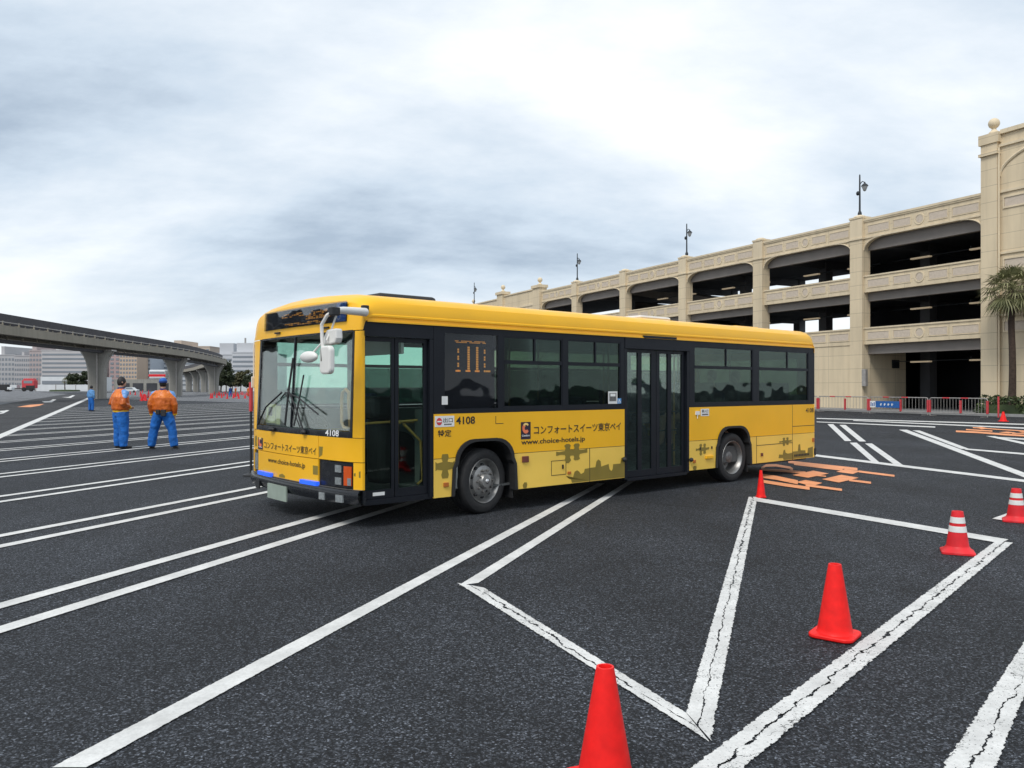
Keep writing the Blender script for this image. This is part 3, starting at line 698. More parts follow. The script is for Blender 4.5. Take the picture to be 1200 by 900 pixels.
# stickers
def flat(name, s0, z0, s1, z1, mat, d0=.0005, d1=.003, par=None, fn=side):
    m = MB(); m.prism([(s0, z0), (s1, z0), (s1, z1), (s0, z1)], fn, d0, d1); return m.build(name, mat, par or bus)
s_ = flat('sticker', 4.17, 1.40, 4.37, 1.585, 'sticker'); flat('sticker_print', 4.195, 1.44, 4.345, 1.56, 'steel_dark', .0035, .005, s_); flat('sticker_print', 4.215, 1.51, 4.325, 1.55, 'white_letter', .0055, .007, s_)
s_ = flat('sticker', 4.375, 1.40, 4.455, 1.48, 'sticker_blue'); q = MB(); q.tube([(4.41, -.004, 1.465), (4.41, -.004, 1.44), (4.43, -.004, 1.435), (4.44, -.004, 1.415)], .006, 5); q.lathe([(.015, -.001), (.02, 0), (.015, .001)], (4.408, -.004, 1.425), 'Y', 14); q.build('wheelchair_symbol', 'white_letter', s_)
flat('sticker', 1.155, 1.43, 1.245, 1.535, 'sticker')
# exit plate with no-entry disc
ex = flat('exit_sign', 1.05, 1.155, 1.345, 1.29, 'sticker')
q = MB(); q.prism([(1.115 + .042 * math.cos(t * math.pi / 12), 1.222 + .046 * math.sin(t * math.pi / 12)) for t in range(24)], side, .0035, .005); q.build('no_entry_disc', 'red_mark', ex)
flat('no_entry_bar', 1.083, 1.214, 1.147, 1.230, 'white_letter', .0055, .007, ex)
sidetext = lambda s, z, d0: (lambda u, v, d: (s + u, -(d0 + d), z + v))
def lettering(body, w_, h_, fn, par, mat='lettering', off=.012, d=.001): return text_mb(body, w_, h_, fn, off, d).build('lettering', mat, par, recalc=False)
lettering('出口', .145, .058, sidetext(1.175, 1.208, .004), ex, off=.006)
q = MB(); [q.prism([(1.19 + k * .03, 1.178), (1.213 + k * .03, 1.178), (1.213 + k * .03, 1.192), (1.19 + k * .03, 1.192)], side, .0035, .005) for k in range(4)]; q.build('small_print', 'lettering', ex)
en = flat('entry_sign', 6.42, 1.165, 6.645, 1.285, 'sticker')
lettering('乗入口', .17, .05, sidetext(6.447, 1.222, .004), en, off=.008)
q = MB(); [q.prism([(6.455 + k * .028, 1.182), (6.476 + k * .028, 1.182), (6.476 + k * .028, 1.202), (6.455 + k * .028, 1.202)], side, .0035, .005) for k in range(6)]; q.build('small_print', 'lettering', en)
q = MB(); q.prism([(6.27, 1.19), (6.37, 1.19), (6.37, 1.25), (6.27, 1.25)], side, .001, .02); q.tube([(6.32, -.01, 1.19), (6.315, -.012, 1.13)], .008, 6); q.build('door_switch', 'cone_pink' if False else 'sticker', bus)
lettering('4108', .30, .098, sidetext(1.375, 1.178, .002), bus, off=.02)
lettering('特定', .205, .088, sidetext(1.095, 1.03, .002), bus, off=.014)
lettering('コンフォートスイーツ東京ベイ', 1.76, .125, sidetext(2.69, 1.0, .002), bus, off=.014)
lettering('www.choice-hotels.jp', 1.22, .088, sidetext(2.46, .853, .002), bus, off=.018)
lettering('4108', .29, .088, sidetext(9.735, 1.155, .002), bus, off=.02)
def logo(fn, par, w_, h_):
    m = MB(); m.prism([(0, 0), (w_, 0), (w_, h_), (0, h_)], fn, .0005, .003); g = m.build('hotel_logo', 'logo_dark', par)
    def arc(a0, a1, r0, r1, mat, dz):
        q = MB(); n = 16; P = [(w_ * .5 + r0 * math.cos(a0 + (a1 - a0) * i / n), h_ * .64 + r0 * 1.15 * math.sin(a0 + (a1 - a0) * i / n)) for i in range(n + 1)]
        P += [(w_ * .5 + .01 * w_ + r1 * math.cos(a1 + (a0 - a1) * i / n), h_ * .64 + r1 * 1.15 * math.sin(a1 + (a0 - a1) * i / n)) for i in range(n + 1)]
        q.prism(P, fn, dz, dz + .001); q.build('logo_mark', mat, g)
    arc(R(110), R(325), w_ * .36, w_ * .13, 'logo_c', .0035); arc(R(40), R(140), w_ * .36, w_ * .22, 'logo_y', .0055)
    text_mb('Comfort', w_ * .82, h_ * .11, lambda u, v, d: fn(w_ * .09 + u, h_ * .16 + v, .0035 + d), .02, .001).build('lettering', 'white_letter', g, recalc=False)
    return g
logo(lambda u, v, d: (2.455 + u, -d, .945 + v), bus, .175, .232)
# olive jigsaw shapes
def decal(pts, fn=side, dz=.001, par=None):
    m = MB(); m.prism(pts, fn, dz * .2, dz + .001); return m.build('jigsaw_decal', 'olive', par or bus)
def plus(cx, cz, w_, h_, a=.30):
    hw, hh = w_ / 2, h_ / 2; aw, ah = hw * a, hh * a * 1.0
    P = [(-aw, hh), (aw, hh), (aw * 1.25, hh * .75), (aw * .85, ah * 1.2), (hw * .8, ah * .9), (hw, ah * 1.3), (hw, -ah * 1.1), (hw * .8, -ah * .8), (aw * .9, -ah * 1.1), (aw * 1.3, -hh * .7), (aw, -hh), (-aw, -hh), (-aw * 1.3, -hh * .7), (-aw * .9, -ah * 1.1), (-hw * .8, -ah * .8), (-hw, -ah * 1.1), (-hw, ah * 1.3), (-hw * .8, ah * .9), (-aw * .85, ah * 1.2), (-aw * 1.25, hh * .75)]
    return [(cx + x, cz + z) for x, z in P]
def hash_(cx, cz, w_, h_):
    P = [(-.62, .15), (-.45, .2), (-.42, .55), (-.5, .8), (-.36, 1), (-.18, 1), (-.08, .8), (-.14, .5), (-.1, .28), (.12, .28), (.16, .5), (.1, .8), (.2, 1), (.42, 1), (.5, .8), (.44, .5), (.46, .2), (.75, .2), (1, .28), (1, -.18), (.75, -.2), (.5, -.3), (.46, -.55), (.52, -.85), (.38, -1), (.2, -1), (.1, -.85), (.14, -.6), (.1, -.4), (-.1, -.4), (-.14, -.6), (-.06, -.95), (-.2, -1.25), (-.36, -1.25), (-.46, -.9), (-.42, -.5), (-.46, -.26), (-.72, -.22), (-1, -.32), (-1, .18), (-.8, .1)]
    return [(cx + x * w_ / 2, cz + z * h_ / 2) for x, z in P]
def unit(px, py):                       # photo zoom of the skirt between 590..740 px -> bus side coordinates
    return None
decal(plus(1.205, .665, .29, .30))
decal(hash_(3.42, .725, .62, .24))
decal([(3.30, ZS + .115), (3.34, .375), (3.36, .35), (3.44, .365), (3.47, .44), (3.52, .46), (3.56, .44), (3.60, .40), (3.66, .42), (3.68, .47), (3.775, .475), (3.775, ZS + .01), (3.42, ZS + .01), (3.40, ZS + .06)])
decal([(3.785, .478), (3.9, .48), (3.92, .56), (3.96, .59), (4.01, .56), (4.02, .48), (4.18, .51), (4.2, .43), (4.24, .40), (4.27, .43), (4.28, .50), (4.44, .50), (4.46, .58), (4.53, .60), (4.53, ZS + .01), (3.785, ZS + .01)])
decal([(2.50, .285), (2.49, .33), (2.52, .365), (2.56, .36), (2.57, .33), (2.555, .285)])
decal(hash_(6.47, .62, .36, .17)); decal(hash_(9.02, .635, .42, .14)); decal(plus(6.26, .315, .09, .07, .6))
decal([(8.78, .335), (8.80, .40), (8.92, .39), (8.95, .47), (9.0, .48), (9.02, .42), (9.1, .40), (9.25, .41), (9.25, ZS + .01), (8.95, ZS + .01), (8.93, .33)])
decal([(9.27, .43), (9.45, .43), (9.47, .55), (9.53, .56), (9.55, .44), (9.72, .43), (9.73, .38), (9.80, .38), (9.82, .47), (10.0, .49), (10.0, ZS + .01), (9.27, ZS + .01)])
q = MB(); [q.prism([(9.32 + k * .055, .33), (9.36 + k * .055, .33), (9.36 + k * .055, .37), (9.32 + k * .055, .37)], side, .0035, .0045) for k in range(10)]; q.build('small_print', 'lettering', bus)
# small fittings
def knob(s, z, w_, h_, mat, name, d=.02):
    m = MB(); m.prism([(s - w_ / 2, z - h_ / 2), (s + w_ / 2, z - h_ / 2), (s + w_ / 2, z + h_ / 2), (s - w_ / 2, z + h_ / 2)], side, .001, d); return m.build(name, mat, bus, bevel=.006)
knob(1.215, .435, .075, .055, 'amber_dim', 'side_marker'); knob(2.53, .675, .115, .085, 'red_dim', 'side_reflector'); knob(3.36, .435, .06, .04, 'amber_dim', 'side_marker')
knob(6.24, .425, .06, .05, 'amber_dim', 'side_marker'); knob(8.22, .43, .06, .06, 'red_dim', 'side_reflector'); knob(6.64, .475, .20, .05, 'yellow', 'side_repeater', .03)
knob(3.235, .53, .03, .06, 'lettering', 'flap_latch', .012)
for s in (6.40, 6.72): knob(s, .63, .03, .045, 'lettering', 'flap_latch', .012)
# front face: panels as strips of a curved surface
def front_strip(name, t0, t1, z0, z1, mat, off=0.0, par=None, nt=14, nz=5, th=.03):
    m = MB()
    P = lambda i, j, o: fp(t0 + (t1 - t0) * i / (nt - 1), z0 + (z1 - z0) * j / (nz - 1), off + o)
    vs = [P(i, j, 0) for i in range(nt) for j in range(nz)] + [P(i, j, -th) for i in range(nt) for j in range(nz)]
    k = nt * nz; fs = []
    for i in range(nt - 1):
        for j in range(nz - 1):
            a = i * nz + j; fs += [(a, a + nz, a + nz + 1, a + 1), (k + a, k + a + 1, k + a + nz + 1, k + a + nz)]
    for i in range(nt - 1):
        a = i * nz; b = i * nz + nz - 1; fs += [(a, k + a, k + a + nz, a + nz), (b, b + nz, k + b + nz, k + b)]
    for j in range(nz - 1):
        a = j; b = (nt - 1) * nz + j; fs += [(a, a + 1, k + a + 1, k + a), (b, k + b, k + b + 1, b + 1)]
    m.add(vs, fs); return m.build(name, mat, par or bus, 50)
TE = BW
front_strip('front_panel', 1.02, TE - .04, .78, 1.055, 'yellow')
front_strip('front_panel', .0, 1.01, .78, 1.055, 'yellow')
front_strip('front_flap', 1.02, 2.80, .46, .772, 'yellow')
front_strip('corner_panel', .0, .145, .46, .772, 'yellow', nt=8); front_strip('corner_panel', 2.94, TE, .46, .772, 'yellow', nt=6)
front_strip('corner_post', .0, .165, 1.062, 2.30, 'yellow', nt=10, nz=12); front_strip('corner_post', 2.865, TE, 1.062, 2.30, 'yellow', nt=8, nz=12)
front_strip('windscreen_base', .17, 2.86, 1.062, 1.13, 'black', nt=20, nz=3, off=.004)
ws = front_strip('windscreen', .23, 2.81, 1.14, 2.285, 'g_wind', off=-.004, nt=24, nz=10, th=.008)
front_strip('windscreen_seal', .17, .225, 1.134, 2.30, 'black', par=ws, nt=3, nz=12, off=.004); front_strip('windscreen_seal', 2.815, 2.86, 1.134, 2.30, 'black', par=ws, nt=3, nz=12, off=.004); front_strip('windscreen_seal', .229, 2.811, 2.29, 2.315, 'black', par=ws, nt=18, nz=2, off=.004)
front_strip('windscreen_seal', 1.775, 1.80, 1.134, 2.286, 'frame', par=ws, nt=3, nz=12, off=.003)
# bumper
m = MB()
def bump_pt(i, j):
    t = -.01 + (TE + .02) * i / 23; z, o = [(.455, .0), (.452, .045), (.42, .06), (.36, .06), (.295, .035), (.285, -.03)][j]
    x, y, _ = fp(min(max(t, 0), TE), .4, o); return (x, y, z)
m.grid(bump_pt, 24, 6); m.bb((.05, 0.001, .29), (.085, .04, .45)); bmp = m.build('bumper', 'black', bus, 40)
front_strip('bumper_lip', .0, TE, .457, .463, 'steel_dark', off=.02, par=bmp, nt=20, nz=2)
for t in (.36, .80):
    w_ = .17 if t < .5 else .13
    front_strip('fog_lamp', t - w_ / 2, t + w_ / 2, .31, .395, 'lamp_glass', off=.075, par=bmp, nt=3, nz=3, th=.02)
front_strip('fog_lamp', 2.60, 2.72, .27, .38, 'dark', off=.075, par=bmp, nt=3, nz=3, th=.02)
front_strip('number_plate', 1.74, 2.30, .19, .38, 'plate', off=.085, nt=3, nz=3, th=.02)
front_strip('marker_light', 2.30, 2.70, .455, .505, 'blue_led', off=.055, nt=6, nz=2, th=.05); front_strip('marker_light', .98, 1.42, .455, .505, 'blue_led', off=.055, nt=6, nz=2, th=.05)
for a, b in ((.15, 1.015), (2.805, 2.935)):
    hb = front_strip('headlamp_bezel', a, b, .468, .77, 'black', off=-.015, nt=6, nz=3, th=.04)
    if a < 1:
        front_strip('indicator', .20, .385, .50, .725, 'amber', off=.0, par=hb, nt=4, nz=3, th=.012)
        front_strip('indicator_lower', .20, .29, .505, .59, 'lamp_glass', off=.004, par=hb, nt=4, nz=3, th=.002)
        for z in (.50, .645): front_strip('headlamp', .455, .60, z, z + .085, 'lamp_glass', off=.0, par=hb, nt=4, nz=3, th=.012)
    else: front_strip('headlamp', 2.82, 2.92, .50, .73, 'lamp_glass', off=.0, par=hb, nt=3, nz=3, th=.012)
fronttext = lambda t, z, o: (lambda u, v, d: fp(t - u, z + v, o + d))
lettering('コンフォートスイーツ東京ベイ', 1.53, .10, fronttext(2.60, .815, .002), bus, off=.012)
lettering('www.choice-hotels.jp', 1.10, .085, fronttext(2.47, .62, .002), bus, off=.014)
lettering('4108', .34, .075, fronttext(.83, 1.067, .006), bus, 'white_letter', .02)
logo(lambda u, v, d: fp(2.81 - u, .79 + v, d), bus, .165, .16)
fpd = lambda u, v, d: fp(u, v, d)
decal([(2.92, .82), (2.92, .96), (2.86, .97), (2.85, .93), (2.87, .90), (2.85, .83)], fpd); decal([(1.16, .69), (1.03, .69), (1.03, .58), (1.16, .58)], fpd); decal([(1.0, .93), (.90, .93), (.92, .83), (1.0, .80)], fpd)
decal([(1.95, .47), (1.95, .50), (2.03, .52), (2.12, .50), (2.12, .47)], fpd); decal([(.13, .62), (.02, .60), (.02, .68), (.13, .65)], fpd)
# roof with the arched front above the windscreen
prof = [(0, 2.425), (0, 2.46), (-.012, 2.47), (-.012, 2.49), (.0, 2.50), (.0, 2.56), (.03, 2.645), (.09, 2.70), (.20, 2.738), (.50, 2.775), (1.0, 2.80), (BW / 2, 2.81)]
prof = prof + [(BW - t, z) for t, z in prof[-2::-1]]
def roof_pt(i, j):
    t, z = prof[i]; tt = min(max(t, 0), BW)
    x0 = fx(tt) + (2.3 - 1.1) * .055 * edge_in(tt); h = z - 2.31; r = min(.16, h * .5)
    seq = [(x0, 2.31), (x0 + .01, 2.31 + (h - r) * .5), (x0 + .022, z - r)]
    seq += [(x0 + .022 + r * 1.6 * (1 - math.cos(a)), z - r + r * math.sin(a)) for a in (R(22), R(45), R(68), R(90))]
    seq += [(1.2, z), (3.5, z), (6.5, z), (9.2, z)]
    rb = min(.16, h * .6)
    seq += [(BL - .02 - rb + rb * math.sin(a), z - rb + rb * math.cos(a)) for a in (0, R(30), R(60), R(90))] + [(BL - .02, 2.31)]
    x, zz_ = seq[j]; return (x, t, zz_)
m = MB(); m.grid(roof_pt, len(prof), 16); roof = m.build('roof', 'yellow', bus, 28)
m = MB(); m.bb((.10, -.020, 2.405), (BL - .02, .0, 2.424)); m.build('rain_gutter', 'yellow', roof)
# fascia sign (destination board)
sg = front_strip('destination_sign', .41, 2.72, 2.415, 2.665, 'g_dark', off=.024, nt=22, nz=4, th=.01)
front_strip('sign_back', .42, 2.71, 2.425, 2.655, 'frame', off=.004, par=sg, nt=20, nz=3, th=.005)
front_strip('sign_card', .44, .70, 2.43, 2.65, 'blue_panel', off=.006, par=sg, nt=4, nz=3, th=.001)
led = MB(); random.seed(3)
def fled(t, z, w_, h_): led.prism([(t, z), (t - w_, z), (t - w_, z + h_), (t, z + h_)], fpd, .006, .008)
for (za, zb_, ta, tb, den) in ((2.555, 2.60, 2.20, .85, .55), (2.50, 2.54, 1.50, .85, .62), (2.445, 2.465, 2.1, 1.0, .75)):
    t = ta
    while t > tb:
        ww = random.uniform(.02, .07)
        zz_ = za
        while zz_ < zb_:
            if random.random() < den: fled(t, zz_, ww, .012)
            zz_ += .017
        t -= ww + random.uniform(.008, .03)
led.build('display_dots', 'led', sg)
q = MB(); q.add([fp(.63 - .05 * math.cos(k * math.pi / 10), 2.49 + .04 * math.sin(k * math.pi / 10), .008) for k in range(20)] + [fp(.63 - .038 * math.cos(k * math.pi / 10), 2.49 + .03 * math.sin(k * math.pi / 10), .008) for k in range(20)], [(k, (k + 1) % 20, 20 + (k + 1) % 20, 20 + k) for k in range(20)]); q.build('wheelchair_symbol', 'white_letter', sg)
for t in (.95, 2.30):
    m = MB(); m.box(Vector(fp(t, 2.37, .01)), (.03, .15, .02)); m.build('fascia_latch', 'lettering', bus)
# roof unit and hatches
m = MB(); m.bb((.80, .9, 2.78), (1.72, 1.9, 2.88)); m.build('roof_unit', 'dark', roof, bevel=.05)
m = MB(); m.bb((5.6, .6, 2.78), (6.4, 1.3, 2.84)); m.build('roof_hatch', 'white_plastic', roof, bevel=.03)
m = MB(); m.bb((8.6, .8, 2.75), (9.4, 2.2, 2.83)); m.build('roof_hatch', 'yellow', roof, bevel=.03)
# rear face
m = MB(); m.prism([(.03, .36), (BW - .03, .36), (BW - .03, 1.5), (.03, 1.5)], rear, -.06, .0); m.prism([(.03, 2.2), (BW - .03, 2.2), (BW - .03, 2.42), (.03, 2.42)], rear, -.06, 0); m.prism([(.03, 1.5), (.35, 1.5), (.35, 2.2), (.03, 2.2)], rear, -.06, 0); m.prism([(BW - .35, 1.5), (BW - .03, 1.5), (BW - .03, 2.2), (BW - .35, 2.2)], rear, -.06, 0); m.build('rear_panel', 'yellow', bus, bevel=.02)
m = MB(); m.prism([(.35, 1.5), (BW - .35, 1.5), (BW - .35, 2.2), (.35, 2.2)], rear, -.04, -.03); m.build('window', 'g_rear', bus)
m = MB(); m.bb((BL - .05, .0, .30), (BL + .09, BW, .48)); m.build('bumper', 'dark', bus, bevel=.03)
for t in (.08, BW - .2):
    m = MB(); m.prism([(t, .55), (t + .12, .55), (t + .12, .95), (t, .95)], rear, .001, .025); m.build('tail_lamp', 'red_dim', bus)
knob(10.0, .62, .06, .08, 'amber_dim', 'side_marker')
# doors
def leaf_door(name, a, b, z0, z1, panes, fr=.045):
    m = MB(); x = a
    zi0, zi1 = z0 + .10, z1 - .05
    for (p, q) in panes:
        m.prism([(x, z0), (p, z0), (p, z1), (x, z1)], side, -.075, -.045)
        m.prism([(p, z0), (q, z0), (q, zi0), (p, zi0)], side, -.075, -.045); m.prism([(p, zi1), (q, zi1), (q, z1), (p, z1)], side, -.075, -.045)
        x = q
    m.prism([(x, z0), (b, z0), (b, z1), (x, z1)], side, -.075, -.045)
    d = m.build(name, 'frame', bus)
    for (p, q) in panes:
        g = MB(); g.prism([(p, zi0), (q, zi0), (q, zi1), (p, zi1)], side, -.062, -.056); g.build('door_pane', 'g_door', d)
    return d
d1 = leaf_door('front_door', .075, .495, .342, 2.235, [(.10, .455)]); d2 = leaf_door('front_door', .505, .97, .342, 2.235, [(.555, .915)])
m = MB(); m.prism([(.06, 2.24), (1.03, 2.24), (1.03, 2.42), (.06, 2.42)], side, -.06, .0); m.prism([(.975, .30), (1.03, .30), (1.03, 2.235), (.975, 2.235)], side, -.06, .0); m.prism([(.045, .30), (.07, .30), (.07, 2.235), (.045, 2.235)], side, -.06, -.02)
m.prism([(.07, .275), (1.03, .275), (1.03, .338), (.07, .338)], side, -.10, -.02); m.build('door_frame', 'frame', bus)
m = MB(); m.prism([(.20, .375), (.36, .375), (.36, .415), (.20, .415)], side, -.044, -.040); m.build('door_label', 'sticker', d1)
e1 = leaf_door('middle_door', 4.60, 5.325, .27, 2.23, [(4.645, 4.89), (4.98, 5.21)]); e2 = leaf_door('middle_door', 5.335, 6.05, .27, 2.23, [(5.41, 5.615), (5.705, 5.975)])
m = MB(); m.prism([(4.54, 2.235), (6.11, 2.235), (6.11, 2.42), (4.54, 2.42)], side, -.06, .008); m.prism([(4.54, .25), (4.595, .25), (4.595, 2.23), (4.54, 2.23)], side, -.06, .0); m.prism([(6.055, .25), (6.11, .25), (6.11, 2.23), (6.055, 2.23)], side, -.06, .0); m.prism([(4.6, .22), (6.05, .22), (6.05, .265), (4.6, .265)], side, -.10, .0); m.build('door_frame', 'frame', bus)
m = MB(); m.prism([(4.95, 2.41), (5.75, 2.41), (5.75, 2.445), (4.95, 2.445)], side, .002, .03); m.build('door_header', 'frame', bus)
for s, z in ((4.50, .56), (6.13, .46)):
    m = MB(); m.ell((s, -.03, z), (.035, .035, .035)); m.build('door_stop', 'dark', bus, True)
for (dd_, x0, x1) in ((e1, 4.66, 5.20), (e2, 5.42, 5.96)):
    q = MB()
    for z in (.62, .95, 1.25): q.tube([(x0, .12, z), (x1, .12, z)], .012, 6)
    q.build('door_rail', 'dark', dd_)
# wheels
def wheel(cx, y, deep, steer=0):
    t = empty('wheel', (cx, y, .425)); t.parent = bus; t.rotation_euler = (0, 0, steer)
    r, w2 = .425, .15
    m = MB(); m.lathe([(.285, -w2 * .9), (.315, -w2), (.36, -w2 * 1.04), (.400, -w2 * .95), (.418, -w2 * .8), (r, -w2 * .6), (r, -.06), (r - .012, -.055), (r - .012, -.045), (r, -.04), (r, .04), (r - .012, .045), (r - .012, .055), (r, .06), (r, w2 * .6), (.40, w2 * .95), (.31, w2)], axis='Y', n=64); ty = m.build('tyre', 'rubber', t, 30)
    m = MB()
    if not deep: pr = [(.292, -w2 * .92), (.286, -w2 * .98), (.274, -w2 * .92), (.262, -w2 * .62), (.238, -w2 * .45), (.215, -w2 * .55), (.20, -w2 * .80), (.16, -w2 * .92), (.105, -w2 * .92), (.10, -w2 * 1.05), (.085, -w2 * 1.22), (.05, -w2 * 1.25), (.0, -w2 * 1.25)]
    else: pr = [(.292, -w2 * .92), (.286, -w2 * .98), (.274, -w2 * .92), (.255, -w2 * .4), (.235, w2 * .2), (.225, w2 * .45), (.17, w2 * .5), (.12, w2 * .45), (.11, -w2 * .1), (.09, -w2 * .45), (.06, -w2 * .55), (.0, -w2 * .55)]
    m.lathe(pr, axis='Y', n=64); rim = m.build('rim', 'steel', t, 40)
    m = MB(); hub_y = -w2 * .92 if not deep else w2 * .46
    for k in range(10):
        a = k * math.pi / 5; m.lathe([(.0, -.035), (.014, -.035), (.016, -.028), (.017, .0)], (.142 * math.cos(a), hub_y, .142 * math.sin(a)), 'Y', 8)
    m.build('wheel_nuts', 'steel_dark', t)
    if not deep:
        for k in range(10):
            a = (k + .5) * math.pi / 5; m = MB(); m.ell((.207 * math.cos(a), -w2 * .62, .207 * math.sin(a)), (.028, .03, .028), 10, 6); m.build('rim_hole', 'dark', t, True)
        m = MB(); m.ell((0, -w2 * 1.26, 0), (.035, .018, .035)); m.build('hub_cap', 'chrome', t, True)
    else:
        m = MB(); m.lathe([(.17, w2 * .49), (.10, -.0), (.098, -.07), (.07, -.085), (0, -.085)], axis='Y', n=24); m.build('hub', 'steel_dark', t, 40)
    return t
wheel(1.86, .20, False, R(9)); wheel(7.36, .17, True)
q_ = wheel(1.86, BW - .20, False, R(9)); q_.scale = (1, -1, 1); q_ = wheel(7.36, BW - .17, True); q_.scale = (1, -1, 1)
# mudflap
m = MB(); m.bb((2.37, .08, .16), (2.385, .34, .46)); m.build('mud_flap', 'rubber', bus); m = MB(); m.bb((7.85, .06, .14), (7.87, .4, .5)); m.build('mud_flap', 'rubber', bus)
# interior
m = MB(); m.bb((.05, .10, .335), (6.15, BW - .08, .36)); m.bb((6.15, .10, .34), (BL - .1, BW - .08, .62)); m.build('interior_floor', 'inner_floor', bus)
m = MB(); m.bb((.55, .10, 2.36), (BL - .1, BW - .1, 2.38)); m.bb((BL - .12, .1, .6), (BL - .1, BW - .1, 1.5)); m.bb((.6, .06, 2.05), (.64, 1.0, 2.36)); m.build('interior_ceiling', 'inner', bus)
def seat(x, y, z, w_=.45, face=-1):
    t = MB(); t.bb((x - .2, y - w_ / 2, z + .32), (x + .22, y + w_ / 2, z + .44)); t.box((x + .26, y, z + .75), (.10, w_, .72)); t.bb((x - .05, y - .15, z), (x + .1, y + .15, z + .32)); return t.build('seat', 'seat', bus, bevel=.03)
for x in (2.7, 3.5): seat(x, .40, .36); 
for x in (2.6, 3.4, 4.2, 5.0, 5.8): seat(x, 2.55, .36)
for x in (6.7, 7.5, 8.3, 9.1):
    seat(x, .55, .62, .8); seat(x, 2.4, .62, .8)
seat(1.15, 2.3, .45, .55)
m = MB()
for x, y in ((1.15, .14), (1.15, 1.0), (2.2, .9), (3.1, 1.0), (4.5, .3), (4.5, 1.9), (6.1, .3), (6.1, 1.9), (7.1, 1.0), (8.7, 1.0)): m.tube([(x, y, .36), (x, y, 2.36)], .016, 8)
m.tube([(.62, .12, 1.22), (.62, .35, 1.22), (1.1, .55, 1.2)], .016); m.tube([(.70, .16, 1.20), (.95, .16, .98), (.98, .16, .5), (.90, .16, .45)], .018); m.tube([(.12, .16, 1.22), (.9, .16, 1.24)], .014)
m.tube([(.10, .40, 1.18), (.08, .40, 1.50), (.10, .42, 1.58), (.10, .50, 1.62), (.10, .58, 1.58), (.10, .60, 1.5), (.10, .60, 1.22), (.10, .55, 1.16), (.10, .45, 1.15), (.10, .40, 1.18)], .02)
m.build('grab_poles', 'pole', bus, True)
m = MB(); m.bb((.02, .65, .36), (.32, 2.75, 1.08)); m.bb((.32, 1.65, .36), (.62, 2.75, 1.05)); m.build('dashboard', 'dark', bus, bevel=.05)
m = MB()
pts = [(.62 + .2 * math.cos(a) * .55, 2.25 + .22 * math.sin(a), 1.20 + .2 * math.cos(a) * -.55) for a in [k * math.pi / 10 for k in range(21)]]; m.tube(pts, .016, 8); m.tube([(.45, 2.25, 1.0), (.62, 2.25, 1.2)], .03); m.build('steering_wheel', 'dark', bus, True)
m = MB(); m.bb((.85, .95, .36), (1.15, 1.35, 1.28)); m.box((.9, 1.1, 1.38), (.4, .5, .3)); m.build('fare_box', 'dark', bus, bevel=.08)
m = MB(); m.bb((1.42, .08, .36), (1.46, 1.0, 1.35)); m.build('partition', 'inner', bus)
pn = front_strip('notice_paper', 2.38, 2.68, 1.16, 1.42, 'paper', off=-.05, nt=3, nz=3, th=.004)
front_strip('notice_print', 2.47, 2.60, 1.26, 1.38, 'lettering', off=-.046, par=pn, nt=3, nz=2, th=.002)
front_strip('notice_paper', 2.22, 2.36, 1.15, 1.40, 'paper', off=-.05, nt=3, nz=3, th=.004)
# wipers
m = MB()
def wp(t, z, o=.035): return fp(t, z, o)
m.tube([wp(1.34, 1.09), wp(1.58, 1.38), wp(1.82, 1.62, .05)], .012, 6); m.tube([wp(1.88, 1.16), wp(1.80, 1.62, .045), wp(1.74, 2.02)], .014, 6); m.tube([wp(1.40, 1.10), wp(1.64, 1.34), wp(1.90, 1.58, .05)], .008, 6)
m.ell(wp(1.36, 1.09, .03), (.03, .05, .03)); m.build('wiper', 'dark', bus, True)
m = MB(); m.tube([wp(2.05, 1.50), wp(1.9, 1.58), wp(1.55, 1.52), wp(.95, 1.32, .05)], .010, 6); m.tube([wp(2.74, 1.13), wp(2.5, 1.38), wp(2.0, 1.58, .045)], .012, 6); m.tube([wp(1.62, 1.16), wp(1.52, 1.45), wp(1.42, 1.80)], .010, 6); m.ell(wp(2.3, 1.09, .03), (.03, .08, .025)); m.build('wiper', 'dark', bus, True)
# mirror cluster on its curved arm
ma = empty('mirror_arm', (0, 0, 0)); ma.parent = bus
m = MB(); m.tube([(.06, -.03, 2.51), (-.30, -.16, 2.50), (-.45, -.24, 2.485)], [.05, .042, .035], 10); m.tube([(-.45, -.24, 2.485), (-.49, -.15, 2.43), (-.5, -.05, 2.34), (-.5, -.055, 2.2), (-.5, -.09, 1.98)], .02, 10); m.tube([(-.42, -.25, 2.46), (-.42, -.10, 2.25)], .011, 8); m.tube([(-.5, -.06, 2.14), (-.54, .14, 2.0)], .011, 8); m.tube([(-.47, -.10, 2.16), (-.42, -.10, 2.26)], .011, 8)
m.build('arm', 'white_plastic', ma, True)
m = MB(); m.box((-.44, -.22, 2.475), (.10, .10, .09)); m.box((.06, -.02, 2.56), (.08, .06, .06)); m.tube([(-.515, -.08, 2.08), (-.52, -.10, 1.93)], .018, 6); m.build('arm_joint', 'dark', ma, bevel=.01)
def rr(w_, h_, r, n=6):
    P = []
    for q, (sx, sy) in enumerate(((1, 1), (-1, 1), (-1, -1), (1, -1))):
        for i in range(n + 1):
            a = (q + i / n) * math.pi / 2; P.append((sx * (w_ / 2 - r) + r * math.cos(a), sy * (h_ / 2 - r) + r * math.sin(a)))
    return P
m = MB(); m.prism(rr(.235, .31, .06), lambda u, v, d: (-.53 + d, -.165 + u, 1.945 + v), 0, .07); m.build('mirror', 'white_plastic', ma, bevel=.02)
m = MB(); m.ell((-.56, .14, 1.985), (.05, .195, .065), 24, 12); m.build('mirror', 'white_plastic', ma, True)
